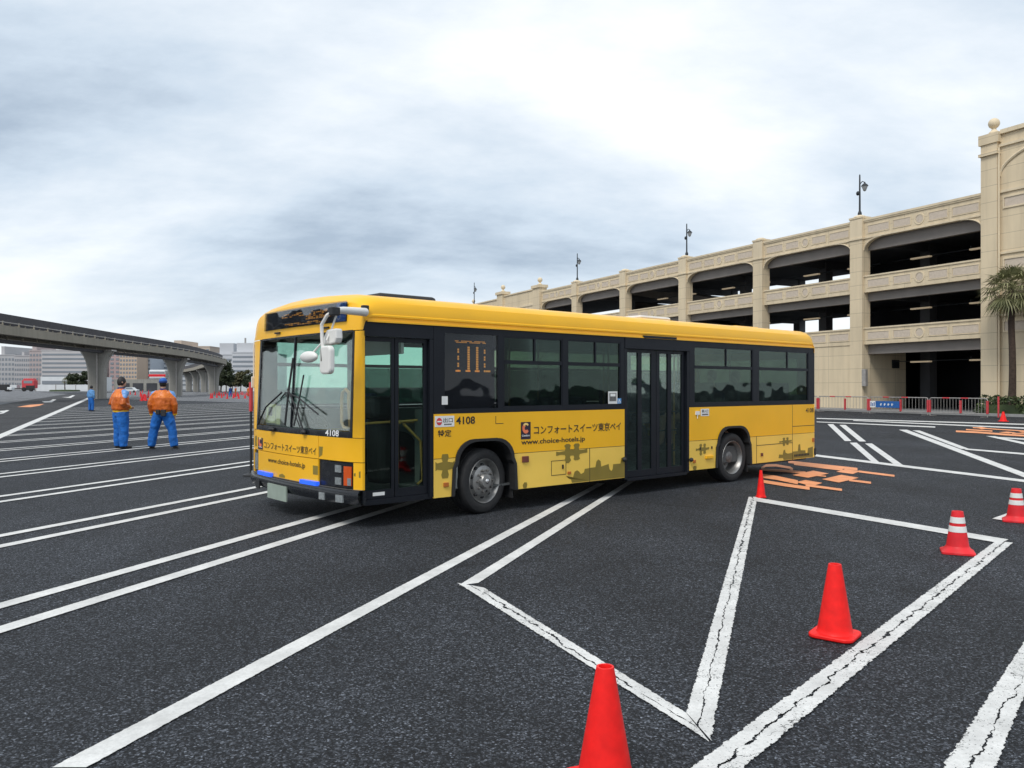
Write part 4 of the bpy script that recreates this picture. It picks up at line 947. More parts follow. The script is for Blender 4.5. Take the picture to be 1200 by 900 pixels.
m = MB(); m.prism([(-.02, -.09), (.13, -.075), (.16, -.02), (.15, .085), (-.06, .08), (-.15, -.02), (-.13, -.09)], lambda u, v, d: (-.44 + d, -.10 - u, 2.205 + v), 0, .09); m.build('mirror', 'white_plastic', ma, bevel=.02)
m = MB(); m.tube([(.04, BW + .004, 2.30), (.03, BW + .012, 2.2), (.03, BW + .012, 1.80)], .010, 8); m.prism(rr(.03, .16, .012), lambda u, v, d: (.0 + d, BW + .012 + u, 1.72 + v), 0, .05); m.build('mirror', 'white_plastic', bus)

# ------------------------------------------------------------------ car park building
GA = math.atan2(470, 950)
GX = Vector((math.sin(GA), -math.cos(GA), 0)); GY = Vector((math.cos(GA), math.sin(GA), 0)); G0 = Vector((24.8, 57.0, 0))
def gw(x, y, z=0): return G0 + GX * x + GY * y + Vector((0, 0, z))
gar = empty('parking_garage', G0, math.atan2(GX.y, GX.x), 'cream multistorey car park with arched top openings, dark decks and a taller end tower', 'car park')
PITCH = 9.76
CX = [-.59 - PITCH * i for i in range(0, 5)]            # column centres A..E
fac = lambda x, z, d: (x, -d, z)
for i, c in enumerate(CX):
    m = MB(); m.bb((c - .53, -.18, 0), (c + .53, .62, 12.05)); m.build('column', 'cream', gar)
    m = MB(); m.bb((c - .60, -.26, 12.05), (c + .60, .66, 12.17)); m.bb((c - .53, -.20, 12.17), (c + .53, .62, 13.55)); m.bb((c - .58, -.24, 13.55), (c + .58, .66, 13.68))
    m.lathe([(.46, 13.68), (.40, 13.76), (.22, 13.84), (.0, 13.87)], (c, .2, 0), n=20); m.build('column_cap', 'cream_trim', gar, 30)
def spandrel(x0, x1, z0, z1, top=False):
    m = MB(); m.bb((x0, 0, z0), (x1, .35, z1)); o = m.build('spandrel', 'cream', gar)
    w_ = x1 - x0; zc = (z0 + z1) / 2 - (.08 if top else .0); hh = .30
    for (a, b) in ((.03, .24), (.27, .43), (.575, .735), (.765, .975)):
        xa, xb = x0 + a * w_, x0 + b * w_
        q = MB(); q.bb((xa + .07, -.010, zc - hh + .07), (xb - .07, .0, zc + hh - .07)); q.build('roughcast_panel', 'panel_pink', o)
        q = MB()
        for (u0, v0, u1, v1) in ((xa, zc - hh, xb, zc - hh + .05), (xa, zc + hh - .05, xb, zc + hh), (xa, zc - hh + .05, xa + .05, zc + hh - .05), (xb - .05, zc - hh + .05, xb, zc + hh - .05)):
            q.bb((u0, -.03, v0), (u1, -.001, v1))
        q.build('panel_moulding', 'cream_trim', o)
    q = MB(); xc = x0 + .502 * w_
    q.lathe([(.27, -.001), (.27, -.03), (.36, -.034), (.36, -.001)], (xc, 0, zc), 'Y', 28); q.build('round_moulding', 'cream_trim', o, 40)
    q = MB(); q.lathe([(.25, -.012), (.0, -.012)], (xc, 0, zc), 'Y', 24); q.build('roughcast_panel', 'panel_pink', o)
    q = MB()
    if top:
        q.bb((x0, -.10, z1 - .14), (x1, .40, z1 + .003)); q.bb((x0, -.06, z1 - .24), (x1, -.001, z1 - .14)); q.bb((x0, -.07, z0 - .002), (x1, -.001, z0 + .10))
    else: q.bb((x0, -.06, z1 - .10), (x1, .40, z1 + .003))
    q.build('coping', 'cream_trim', o)
    return o
def corner(x, sgn, z):                  # quarter arch under the top spandrel
    P = [(x, z)]; n = 8
    P += [(x + sgn * 1.45 * math.cos(R(90) * i / n), z - .80 + .80 * math.sin(R(90) * i / n) if i else z - .0) for i in range(0)]
    P = [(x, z), (x + sgn * 1.45, z)] + [(x + sgn * 1.45 * (1 - math.sin(a)), z - .80 * (1 - math.cos(a))) for a in [R(90) * i / n for i in range(1, n + 1)]]
    m = MB(); m.prism(P, fac, .0, -.35); m.build('arch_corner', 'cream', gar)
    m = MB(); Q = P[1:]
    for p, q in zip(Q, Q[1:]):
        m.tube([fac(p[0], p[1], .02), fac(q[0], q[1], .02)], .05, 6)
    m.build('arch_moulding', 'cream_trim', gar, True)
bays = [(-.06, 8.63)] + [(CX[i + 1] + .53, CX[i] - .53) for i in range(4)] + [(-47.64, CX[4] - .53)]
for bi, (x0, x1) in enumerate(bays):
    spandrel(x0, x1, 12.06, 13.45, True); spandrel(x0, x1, 8.29, 9.47); spandrel(x0, x1, 4.64, 5.82)
    corner(x0, 1, 12.06); corner(x1, -1, 12.06)
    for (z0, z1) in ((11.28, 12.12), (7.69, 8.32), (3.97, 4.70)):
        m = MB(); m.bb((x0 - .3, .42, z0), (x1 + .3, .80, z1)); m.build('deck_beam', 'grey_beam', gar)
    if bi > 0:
        m = MB(); m.bb((x0, .05, 0), (x1, .36, 4.64)); m.build('ground_wall', 'cream', gar)
    # fluorescent battens in the near bays
    if bi < 4:
        for z in (10.55, 7.05, 3.35):
            if bi > 0 and z < 4: continue
            for fr_ in (.28, .78):
                xx = x0 + fr_ * (x1 - x0); m = MB(); m.bb((xx - .75, 2.6, z), (xx + .75, 2.85, z + .10)); m.build('ceiling_light', 'batten', gar)
            m = MB(); m.tube([(x0, 2.9, z + .12), (x1, 2.9, z + .12)], .035, 6); m.tube([(x0 + .70 * (x1 - x0), 2.7, z + .02), (x0 + .70 * (x1 - x0), 2.7, z + .30)], .05, 6); m.build('conduit', 'iron', gar)
# decks, cross beams, inner columns
for z in (12.35, 8.62, 4.98):
    m = MB(); m.bb((-66, .36, z), (20, 15, z + .28)); m.build('floor_slab', 'grey_slab', gar)
for c in CX + [9.1, 18.8]:
    for z in (11.75, 8.0, 4.4):
        m = MB(); m.bb((c - .3, .85, z), (c + .3, 15, z + .62 if z < 11 else z + .6)); m.build('cross_beam', 'grey_slab', gar)
    for y in (7.5, 14.5):
        m = MB(); m.bb((c - .4, y - .4, 0), (c + .4, y + .4, 12.3)); m.build('inner_column', 'grey_slab', gar)
for z0, z1 in ((12.35, 13.3), (8.3, 9.9), (4.7, 6.3)):
    m = MB(); m.bb((-66, 15, z0), (20, 15.3, z1)); m.build('rear_parapet', 'grey_slab', gar)
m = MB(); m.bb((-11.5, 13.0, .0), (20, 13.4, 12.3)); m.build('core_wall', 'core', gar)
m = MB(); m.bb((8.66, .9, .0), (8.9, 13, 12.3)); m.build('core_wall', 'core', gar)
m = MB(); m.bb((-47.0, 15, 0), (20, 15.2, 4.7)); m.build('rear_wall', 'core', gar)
m = MB(); m.bb((-.50, .62, 0), (-.2, 4.5, 4.4)); m.build('entry_wall', 'cream', gar)
m = MB(); m.bb((-.19, 3.0, 3.0), (-.10, 3.7, 3.6)); m.build('entry_vent', 'iron', gar)
m = MB(); m.bb((-.04, -.26, 1.7), (.28, -.02, 2.9)); m.build('meter_cabinet', 'barrier_white', gar, bevel=.02)
m = MB(); m.bb((2.6, 12.2, .6), (3.5, 12.35, 2.3)); m.build('entry_notice', 'sticker_blue', gar)
for (xa, za, xb, zb_, y) in ((-21.5, 9.2, -37, 12.2, 6), (-21, 6.4, -44, 10.6, 9), (-30, 9.0, -46, 11.6, 11)):
    m = MB(); m.prism([(xa, za), (xa, za + 1.0), (xb, zb_ + 1.0), (xb, zb_)], fac, -y, -y - 3); m.build('ramp', 'grey_beam', gar)
# door outline and wall grooves left of the entry
m = MB()
for a, b in (((-6.5, .0), (-6.5, 2.2)), ((-6.5, 2.2), (-4.2, 2.2)), ((-4.2, 2.2), (-4.2, .0)), ((-4.2, 2.2), (-4.2, 4.6))):
    if a[0] == b[0]: m.bb((a[0] - .02, .035, a[1]), (a[0] + .02, .049, b[1]))
    else: m.bb((a[0], .035, a[1] - .02), (b[0], .049, a[1] + .02))
m.build('service_door', 'cream_trim', gar)
# left end blocks with ball finials
def ball(x, y, z, r=.31):
    m = MB(); m.lathe([(r * .95, z), (r * .9, z + .15), (r * .45, z + .28), (r * .35, z + .42)], (x, y, 0), n=20); m.ell((x, y, z + .42 + r * .85), (r, r, r), 20, 12); return m.build('ball_finial', 'cream_trim', gar, 40)
m = MB(); m.bb((-49.43, -.35, 0), (-47.64, .7, 13.9)); m.bb((-49.6, -.5, 13.9), (-47.5, .8, 14.25)); m.build('end_pier', 'cream', gar)
ball(-48.5, .2, 14.25)
for a, b, zt in ((-58.2, -49.43, 13.95), (-68.5, -59.9, 13.75)):
    m = MB(); m.bb((a, -.05, 0), (b, .6, zt)); m.build('end_wall', 'cream', gar); m = MB(); m.bb((a, -.16, zt - .16), (b, .7, zt + .003)); m.build('coping', 'cream_trim', gar); m = MB(); m.bb((a, -.12, 11.9), (b, -.051, 12.15)); m.build('string_course', 'cream_trim', gar)
m = MB(); m.bb((-59.9, -.35, 0), (-58.2, .7, 14.15)); m.bb((-60.1, -.5, 14.15), (-58.0, .8, 14.5)); m.build('end_pier', 'cream', gar); ball(-59.05, .2, 14.5)
m = MB(); m.bb((-69.6, -.35, 0), (-68.5, .7, 13.6)); m.build('end_pier', 'cream', gar); ball(-69.05, .2, 13.6, .26)
# taller tower at the near end
m = MB(); m.bb((8.63, -.22, 0), (9.63, .7, 16.25)); m.bb((8.55, -.36, 15.55), (9.72, .8, 15.72)); m.bb((8.52, -.30, 16.25), (9.75, .8, 16.85)); m.build('tower_pier', 'cream', gar)
ball(9.15, .25, 16.85, .32)
m = MB(); m.bb((9.63, .03, 0), (24, .6, 16.7)); m.build('tower_wall', 'cream', gar)
m = MB(); m.bb((9.75, -.12, 16.7), (24, .7, 16.95)); m.bb((9.63, -.08, 15.95), (24, .029, 16.10)); m.bb((9.63, -.06, 13.2), (24, .029, 13.36)); m.bb((9.63, -.05, 9.55), (24, .029, 9.68)); m.bb((9.63, -.05, 5.85), (24, .029, 5.98)); m.build('string_course', 'cream_trim', gar)
m = MB(); n = 14; arcp = [(9.65 + 4.6 * (1 - math.cos(R(90) * i / n)) , 14.2 + 1.75 * math.sin(R(90) * i / n)) for i in range(n + 1)]
m.tube([fac(p[0], p[1], -.0) for p in arcp], .09, 6); m.build('blind_arch', 'cream_trim', gar, True)
for z in (12.6, 8.95, 5.25):
    q = MB(); q.bb((9.95, .012, z - .26), (12.3, .029, z + .26)); o = q.build('roughcast_panel', 'panel_pink', gar)
    q = MB(); [q.bb(a, b) for a, b in (((9.86, -.03, z - .36), (12.4, .028, z - .27)), ((9.86, -.03, z + .27), (12.4, .028, z + .36)), ((9.86, -.03, z - .27), (9.94, .028, z + .27)), ((12.31, -.03, z - .27), (12.4, .028, z + .27)))]; q.build('panel_moulding', 'cream_trim', o)
m = MB(); m.tube([(9.70, -.14, 0), (9.70, -.14, 15.9)], .06, 8); m.build('downpipe', 'cream_trim', gar)
# lamps on the roof edge
def roof_lamp(x, z0, h, label):
    t = empty('roof_lamp', gw(x, .2, z0), gar.rotation_euler.z, label, 'lamp', 'lantern lamps along the car park roof')
    m = MB(); m.tube([(0, 0, 0), (0, 0, h)], [.07, .05], 8); m.lathe([(.14, 0), (.14, .15), (.08, .3)], n=12); m.ell((0, 0, h + .05), (.05, .05, .12), 8, 6); m.tube([(0, 0, h * .80), (.22, 0, h * .86), (.42, 0, h * .82)], .03, 6); m.build('post', 'iron', t, True)
    m = MB(); m.lathe([(.05, -.30), (.10, -.26), (.20, .02), (.21, .06)], (.42, 0, h * .70), n=12); m.build('lantern', 'lantern', t, True)
    m = MB(); m.lathe([(.25, .06), (.19, .16), (.06, .26), (.05, .34), (.0, .36)], (.42, 0, h * .70), n=12); m.build('lantern_cap', 'iron', t, True)
    m = MB(); m.ell((-.16, 0, h * .58), (.14, .1, .16), 10, 8); m.build('loudspeaker', 'iron', t, True)
roof_lamp(CX[0], 13.85, 2.75, 'lantern lamp nearest the tower on the car park roof, largest of the lamps')
roof_lamp(CX[2] + .2, 13.85, 2.75, 'lantern lamp on the roof midway along the car park')
roof_lamp(CX[4] + .1, 13.85, 2.9, 'lantern lamp on the roof above the far open bays of the car park')
roof_lamp(-68.8, 13.6, 3.2, 'farthest tiny lantern lamp at the left end of the car park')
# kerb and pavement in front of the building
m = MB(); P = [gw(-80, -2.9), gw(40, -2.9), gw(40, -2.6), gw(-80, -2.6)]; m.prism([(p.x, p.y) for p in P], lambda u, v, d: (u, v, d), 0, .14); tag(m.build('kerb', 'kerb'), kind='structure')
m = MB(); P = [gw(-80, -2.6), gw(40, -2.6), gw(40, .0), gw(-80, .0)]; m.prism([(p.x, p.y) for p in P], lambda u, v, d: (u, v, d), .0, .13); tag(m.build('pavement', 'pave'), kind='structure')
m = MB(); P = [gw(-.1, .0), gw(8.6, .0), gw(8.6, 12.9), gw(-.1, 12.9)]; m.prism([(p.x, p.y) for p in P], lambda u, v, d: (u, v, d), .0, .12); tag(m.build('garage_floor', 'grey_slab'), kind='structure')

# ------------------------------------------------------------------ barriers
bl, br_ = Vector((20.67 - .0, 55.0, 0)), Vector((26.22, 42.95, 0)); BD = (br_ - bl).normalized(); brz = math.atan2(BD.y, BD.x)
def on_bar(px):                        # distance along the barrier line hit by that photo column
    u = (px - 600) / FPX; return (u * bl.y - bl.x) / (BD.x - u * BD.y)
def barrier(a, b, label, bars, red_to=1.0):
    t = empty('crowd_barrier', bl + BD * a, brz, label, 'barrier', 'pedestrian barriers in front of the car park')
    ln = b - a; h = 1.02
    m = MB(); m.tube([(.04, 0, 0), (.04, 0, h - .1), (.07, 0, h - .03), (.14, 0, h), (ln - .14, 0, h), (ln - .07, 0, h - .03), (ln - .04, 0, h - .1), (ln - .04, 0, 0)], .03, 8); m.tube([(.05, 0, .17), (ln - .05, 0, .17)], .022, 6); m.build('frame', 'barrier_white', t, True)
    for k in range(bars):
        x = .18 + (ln - .36) * k / (bars - 1); q = MB(); q.tube([(x, 0, .17), (x, 0, h - .02)], .011, 5); q.build('bar', 'barrier_white', t, True)
    for x in (.30 * ln, .62 * ln):
        q = MB(); q.tube([(x - .22, 0, h), (x + .22, 0, h)], .037, 8); q.build('red_sleeve', 'barrier_red', t, True)
    for x in (.04, ln - .04, .55 * ln):
        q = MB(); q.bb((x - .05, -.04, .18), (x + .05, .04, h - .12)); q.build('red_post', 'barrier_red', t)
    for x in (.25, ln - .25):
        q = MB(); q.bb((x - .03, -.25, .0), (x + .03, .25, .03)); q.build('foot', 'barrier_white', t)
    return t
b_ = [on_bar(p) for p in (925, 959, 1018.5, 1089, 1158)]
barrier(b_[0], b_[1] - .05, 'red and white barrier mostly hidden behind the rear of the bus', 12)
barrier(b_[1], b_[2] - .05, 'red and white barrier by the blank cream wall right of the bus', 16)
bs = barrier(b_[2], b_[3] - .05, 'red and white barrier carrying the blue sign before the garage entry', 18)
barrier(b_[3], b_[4], 'red and white barrier nearest the hedge, before the dark garage entry', 18)
# blue sign hung on the barrier
sg2 = empty('blue_sign', bl + BD * (b_[2] + .12) + Vector((-.05, -.06, .38)), brz, 'blue sign board with white characters hung on the barrier', 'sign')
m = MB(); m.bb((.42, -.03, 0), (2.15, .0, .40)); m.build('board', 'sign_blue', sg2); m = MB(); m.bb((.0, -.03, 0), (.417, .0, .40)); m.build('white_board', 'sticker', sg2)
for k in range(4):
    m = MB(); x = .80 + k * .27; m.bb((x, -.034, .12), (x + .05, -.0305, .27)); m.bb((x - .03, -.034, .16), (x - .002, -.0305, .20)); m.bb((x + .052, -.034, .20), (x + .11, -.0305, .235)); m.build('white_character', 'white_letter', sg2)
for k in range(3):
    m = MB(); m.bb((.05 + k * .12, -.034, .08), (.12 + k * .12, -.0305, .32 - .05 * (k % 2))); m.build('blue_character', 'sign_blue', sg2)
mp_ = empty('marker_pole', gp(1170, 490.5) + (0,), 0, 'thin red pole standing in front of the hedge beside the barriers', 'pole')
m = MB(); m.tube([(0, 0, 0), (0, 0, 1.15)], .045, 8); m.build('pole', 'barrier_red', mp_, True); m = MB(); m.lathe([(.14, 0), (.14, .04), (.05, .06)], n=14); m.build('foot', 'dark', mp_)

# ------------------------------------------------------------------ foliage
def leaves_in(mbx, c, r, n, size, flat_=.6):
    for _ in range(n):
        while True:
            p = Vector((random.uniform(-1, 1), random.uniform(-1, 1), random.uniform(-1, 1)))
            if .25 < p.length < 1: break
        q = Vector((c[0] + p.x * r[0], c[1] + p.y * r[1], c[2] + p.z * r[2]))
        u = Vector((random.gauss(0, 1), random.gauss(0, 1), random.gauss(0, flat_))).normalized(); v = u.cross(Vector((random.gauss(0, 1), random.gauss(0, 1), random.gauss(0, 1)))).normalized()
        s = size * random.uniform(.6, 1.3)
        mbx.add([q - u * s, q + v * s * .45, q + u * s, q - v * s * .45], [(0, 1, 2, 3)])
def hedge(loc, rz, ln, dp, h, label):
    t = empty('hedge', loc, rz, label, 'hedge'); m = MB(); k = int(ln / .45)
    for i in range(k):
        for j in range(3):
            leaves_in(m, (ln * (i + .5) / k + random.uniform(-.1, .1), random.uniform(.1, dp), h * (.22 + .26 * j) + random.uniform(-.06, .1)), (.40, .40, .26), 120, .10)
    m.build('foliage', 'hedge_leaf', t, recalc=False)
    m = MB(); m.bb((.2, .45, 0), (ln - .2, dp - .45, h * .55)); m.build('inner_branches', 'hedge_leaf', t)
hedge(gw(9.5, -2.3), gar.rotation_euler.z, 12.5, 1.5, 1.15, 'clipped dark green hedge below the palm in front of the tower')
def palm(loc, h, rc, label, n=46, seedv=2, fine=True, group=None):
    random.seed(seedv)
    t = empty('palm_tree', loc, 0, label, 'palm', group)
    m = MB(); pts = [(.03 * math.sin(i * .7), .03 * math.cos(i * .9), h * i / 8) for i in range(9)]; m.tube(pts, [.27, .21, .19, .18, .175, .17, .17, .18, .15], 12); m.build('trunk', 'bark', t, True)
    m = MB(); top = Vector(pts[-1])
    for k in range(n):
        a = k * 2.39996 + random.uniform(-.2, .2); el = R(82 - 135 * (k / n) ** .85 + random.uniform(-8, 8))
        d = Vector((math.cos(a) * math.cos(el), math.sin(a) * math.cos(el), math.sin(el)))
        pl = rc * random.uniform(.42, .58); dr = Vector((0, 0, -.16 * rc * (1 if el < R(50) else .2)))
        c = top + d * pl + dr * .4
        if fine: m.tube([top, top + d * pl * .5 + Vector((0, 0, .03)), c], .018, 4, False)
        side_ = d.cross(Vector((0, 0, 1)))
        side_ = side_.normalized() if side_.length > .1 else Vector((1, 0, 0)); upn = side_.cross(d)
        nb = 17 if fine else 7
        for b in range(nb):
            f = (b / (nb - 1) - .5) * R(200); ln = rc * .56 * (1 - .28 * abs(f) / R(100)) * random.uniform(.85, 1.1)
            v = d * math.cos(f) + side_ * math.sin(f)
            wv = v.cross(upn).normalized() * (.040 if fine else .06) * rc / 1.9
            mid = c + v * ln * .55 + upn * .03 + dr * .25; tip = c + v * ln + Vector((0, 0, -ln * random.uniform(.25, .55)))
            m.add([c, mid + wv, tip, mid - wv], [(0, 1, 2, 3)])
    m.build('fronds', 'palm_leaf', t, recalc=False)
    return t
palm(Vector((28.55, 46.3, 0)), 7.25, 1.78, 'tall fan palm with dark slim trunk in front of the cream tower')
def tree(loc, h, rc, tr, label, mat='tree_leaf', n=26, seedv=1, group=None, leaves=70, sz=.35, el=1.0):
    random.seed(seedv); t = empty('tree', loc, 0, label, 'tree', group)
    m = MB(); m.tube([(0, 0, 0), (.1, 0, h * .35), (.0, .1, h * .75)], [tr, tr * .8, tr * .3], 8)
    for k in range(5):
        a = k * 1.3; m.tube([(0, 0, h * (.3 + .07 * k)), (rc * .55 * math.cos(a), rc * .55 * math.sin(a), h * (.55 + .06 * k))], [tr * .45, tr * .12], 6)
    m.build('trunk', 'bark', t, True)
    m = MB()
    for k in range(n):
        a = random.uniform(0, 6.28); rr_ = rc * math.sqrt(random.random()) * .8; z = random.uniform(.34, .92)
        rr_ *= 1.15 - abs(z - .55)
        leaves_in(m, (rr_ * math.cos(a), rr_ * math.sin(a), h * z), (rc * .34, rc * .34, rc * .26 * el), leaves, sz)
    m.build('crown', mat, t, recalc=False); return t

# ------------------------------------------------------------------ elevated monorail
ctrl = [(-42, -10), (-50.5, 45), (-54.5, 80), (-57.8, 113), (-61, 147), (-70.0, 190), (-78.5, 214), (-90, 240), (-104, 270), (-122, 305), (-137, 332), (-150, 360)]
def spline(P, n):
    out_ = []
    for i in range(len(P) - 1):
        p0, p1, p2, p3 = [Vector(P[max(0, min(len(P) - 1, i + k))]) for k in (-1, 0, 1, 2)]
        for j in range(n):
            t = j / n; out_.append(.5 * ((2 * p1) + (p2 - p0) * t + (2 * p0 - 5 * p1 + 4 * p2 - p3) * t * t + (3 * p1 - p0 - 3 * p2 + p3) * t ** 3))
    out_.append(Vector(P[-1])); return out_
path = spline(ctrl, 10)
# vertical profile: sinks a little towards the far end
ZG = 6.75
mono = empty('monorail_viaduct', (-57.8, 113, 0), 0, 'curving elevated monorail track on flared grey concrete piers at the left', 'viaduct')
MO = Vector((-57.8, 113, 0))
def sweep(name, sect, mat, step=1):
    pts = path[::step]; m = MB(); k = len(sect)
    nr = []
    for i, p in enumerate(pts):
        d = (pts[min(i + 1, len(pts) - 1)] - pts[max(0, i - 1)]).normalized(); nr.append(Vector((d.y, -d.x)))
    vs = [(p.x + nr[i].x * u - MO.x, p.y + nr[i].y * u - MO.y, v) for i, p in enumerate(pts) for (u, v) in sect]
    fs = [(i * k + j, i * k + (j + 1) % k, (i + 1) * k + (j + 1) % k, (i + 1) * k + j) for i in range(len(pts) - 1) for j in range(k)]
    fs += [tuple(range(k)), tuple((len(pts) - 1) * k + j for j in range(k))]
    m.add(vs, fs); return m.build(name, mat, mono, 30)
rect = lambda u0, u1, v0, v1: [(u0, v0), (u1, v0), (u1, v1), (u0, v1)]
sweep('guide_beam', rect(1.65, 2.45, ZG + .35, ZG + 1.28), 'beam_conc'); sweep('guide_beam', rect(-2.45, -1.65, ZG + .35, ZG + 1.28), 'beam_conc')
sweep('walkway', rect(-1.6, 1.6, ZG + 1.28, ZG + 1.40), 'rail_dark'); sweep('cable_cover', rect(1.3, 1.5, ZG + 1.62, ZG + 2.62), 'rail_dark'); sweep('cable_cover', rect(-1.5, -1.3, ZG + 1.40, ZG + 2.62), 'rail_dark')
sweep('power_rail', rect(2.46, 2.54, ZG + 1.56, ZG + 1.64), 'barrier_white'); sweep('lower_frame', rect(.2, 1.2, ZG - .40, ZG - .05), 'rail_dark')
for i in range(12, len(path) - 12, 1):
    p = path[i]; d = (path[i + 1] - path[i - 1]).normalized(); a = math.atan2(d.y, d.x)
    m = MB(); m.box((p.x - MO.x, p.y - MO.y, ZG + 1.34), (.25, 4.6, .08), a)
    for s in (1.4, 2.35): m.box((p.x + d.y * s - MO.x, p.y - d.x * s - MO.y, ZG + 1.5), (.16, .12, .45), a)
    m.box((p.x + d.y * 1.15 - MO.x, p.y - d.x * 1.15 - MO.y, ZG + .15), (.14, .14, .42), a)
    m.build('bracket', 'beam_conc', mono)
def pier(p, d, hh=ZG):
    a = math.atan2(d.y, d.x); ca, sa = math.cos(a), math.sin(a)
    m = MB(); n = 9; vs = []
    def P(u, v, z): return (p.x - MO.x + u * ca - v * sa, p.y - MO.y + u * sa + v * ca, z)
    prof_ = [(0, 1.02), (hh * .45, 1.04), (hh * .62, 1.12), (hh * .76, 1.32), (hh * .87, 1.62), (hh * .95, 1.98), (hh - .12, 2.08)]
    def sec(v): return [(-.9, -v + .3), (-.6, -v), (-.12, -v), (-.12, -v + .15), (.12, -v + .15), (.12, -v), (.6, -v), (.9, -v + .3), (.9, v - .3), (.6, v), (.12, v), (.12, v - .15), (-.12, v - .15), (-.12, v), (-.6, v), (-.9, v - .3)]
    k = 16
    for z, v in prof_: vs += [P(u, q, z) for u, q in sec(v)]
    fs = [(i * k + j, i * k + (j + 1) % k, (i + 1) * k + (j + 1) % k, (i + 1) * k + j) for i in range(len(prof_) - 1) for j in range(k)] + [tuple((len(prof_) - 1) * k + j for j in range(k))]
    m.add(vs, fs); o = m.build('pier', 'concrete', mono, 20)
    m = MB(); m.box((p.x - MO.x, p.y - MO.y, hh - .02), (1.8, 4.5, .2), a); m.build('pier_cap', 'barrier_white', o)
    m = MB(); m.tube([P(.0, -.95, 0), P(.0, -.97, hh * .45), P(.0, -1.05, hh * .62), P(.0, -1.25, hh * .76), P(.0, -1.55, hh * .87)], .10, 6); m.tube([P(-.98, -.35, 0), P(-.98, -.35, hh - .3)], .11, 8); m.build('drain_pipe', 'barrier_white', o, True)
for q in ((-57.8, 113), (-61, 147), (-70, 190), (-78.5, 214), (-97, 255), (-109, 280), (-121, 303), (-136, 331)):
    qv = Vector(q); i = min(range(len(path)), key=lambda i: (path[i] - qv).length); d = (path[min(i + 1, len(path) - 1)] - path[max(0, i - 1)]).normalized()
    pier(path[i], d)
m = MB()

# ------------------------------------------------------------------ distant buildings
def at(px, Y): return (px - 600) * Y / FPX
def hz(py, Y): return H + (Y0 - py) * Y / FPX
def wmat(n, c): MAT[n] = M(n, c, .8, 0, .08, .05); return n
WIN = wmat('hazed_window', (.22, .245, .275))  # glass colour lightened to stand in for distance haze
def block(px0, px1, top, Y, col, label, rows, kind='strip', depth=40, cols=8, roof=None, yaw=0, grp=None):
    x0, x1 = at(px0, Y), at(px1, Y); h = hz(top, Y); w_ = x1 - x0
    t = empty('distant_building', ((x0 + x1) / 2, Y, 0), yaw, label, 'building', grp)
    col = tuple(c * .72 + d * .28 for c, d in zip(col, (.56, .58, .61)))  # distance haze mixed into the wall colour as pale blue grey
    nm = 'hazed_facade_%d_%d_%d' % tuple(int(c * 100) for c in col)
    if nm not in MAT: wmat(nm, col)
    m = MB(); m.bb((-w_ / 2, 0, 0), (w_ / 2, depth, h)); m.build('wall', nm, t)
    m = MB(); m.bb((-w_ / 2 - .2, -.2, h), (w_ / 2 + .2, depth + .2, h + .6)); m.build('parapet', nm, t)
    fh = h / (rows + 1)
    for r in range(rows):
        z = fh * (r + .95)
        if kind == 'strip':
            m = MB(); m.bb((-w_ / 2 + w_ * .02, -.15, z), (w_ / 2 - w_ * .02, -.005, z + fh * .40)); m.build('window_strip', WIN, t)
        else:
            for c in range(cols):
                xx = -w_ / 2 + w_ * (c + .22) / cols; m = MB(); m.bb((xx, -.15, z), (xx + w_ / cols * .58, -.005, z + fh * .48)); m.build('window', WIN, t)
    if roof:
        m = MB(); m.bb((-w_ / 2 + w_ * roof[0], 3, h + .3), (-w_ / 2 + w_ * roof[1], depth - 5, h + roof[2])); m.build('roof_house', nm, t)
    return t
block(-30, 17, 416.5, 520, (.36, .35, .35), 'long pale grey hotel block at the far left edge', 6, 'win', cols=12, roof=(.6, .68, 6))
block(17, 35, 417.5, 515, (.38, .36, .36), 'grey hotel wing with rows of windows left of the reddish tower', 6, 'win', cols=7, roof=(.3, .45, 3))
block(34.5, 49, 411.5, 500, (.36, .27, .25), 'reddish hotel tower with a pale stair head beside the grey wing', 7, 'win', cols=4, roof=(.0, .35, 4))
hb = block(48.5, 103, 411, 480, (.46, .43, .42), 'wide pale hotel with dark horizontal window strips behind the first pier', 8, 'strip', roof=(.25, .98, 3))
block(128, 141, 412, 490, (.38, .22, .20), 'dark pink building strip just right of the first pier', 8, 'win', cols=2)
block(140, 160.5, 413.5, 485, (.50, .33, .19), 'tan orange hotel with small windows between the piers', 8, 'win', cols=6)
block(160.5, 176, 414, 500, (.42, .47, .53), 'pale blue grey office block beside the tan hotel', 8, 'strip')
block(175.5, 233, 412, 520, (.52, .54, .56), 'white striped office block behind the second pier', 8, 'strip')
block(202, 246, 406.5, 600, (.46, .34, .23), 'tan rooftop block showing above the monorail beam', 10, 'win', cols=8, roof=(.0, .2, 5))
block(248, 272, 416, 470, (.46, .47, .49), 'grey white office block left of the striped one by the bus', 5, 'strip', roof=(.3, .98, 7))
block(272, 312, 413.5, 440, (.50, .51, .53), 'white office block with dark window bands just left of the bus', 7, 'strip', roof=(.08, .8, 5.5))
m = MB(); t_ = bpy.data.objects['distant_building.010'] if 'distant_building.010' in bpy.data.objects else None
if t_: m.tube([(-6, 12, 18), (-6, 12, 29)], .5, 6); m.build('mast', 'barrier_white', t_)
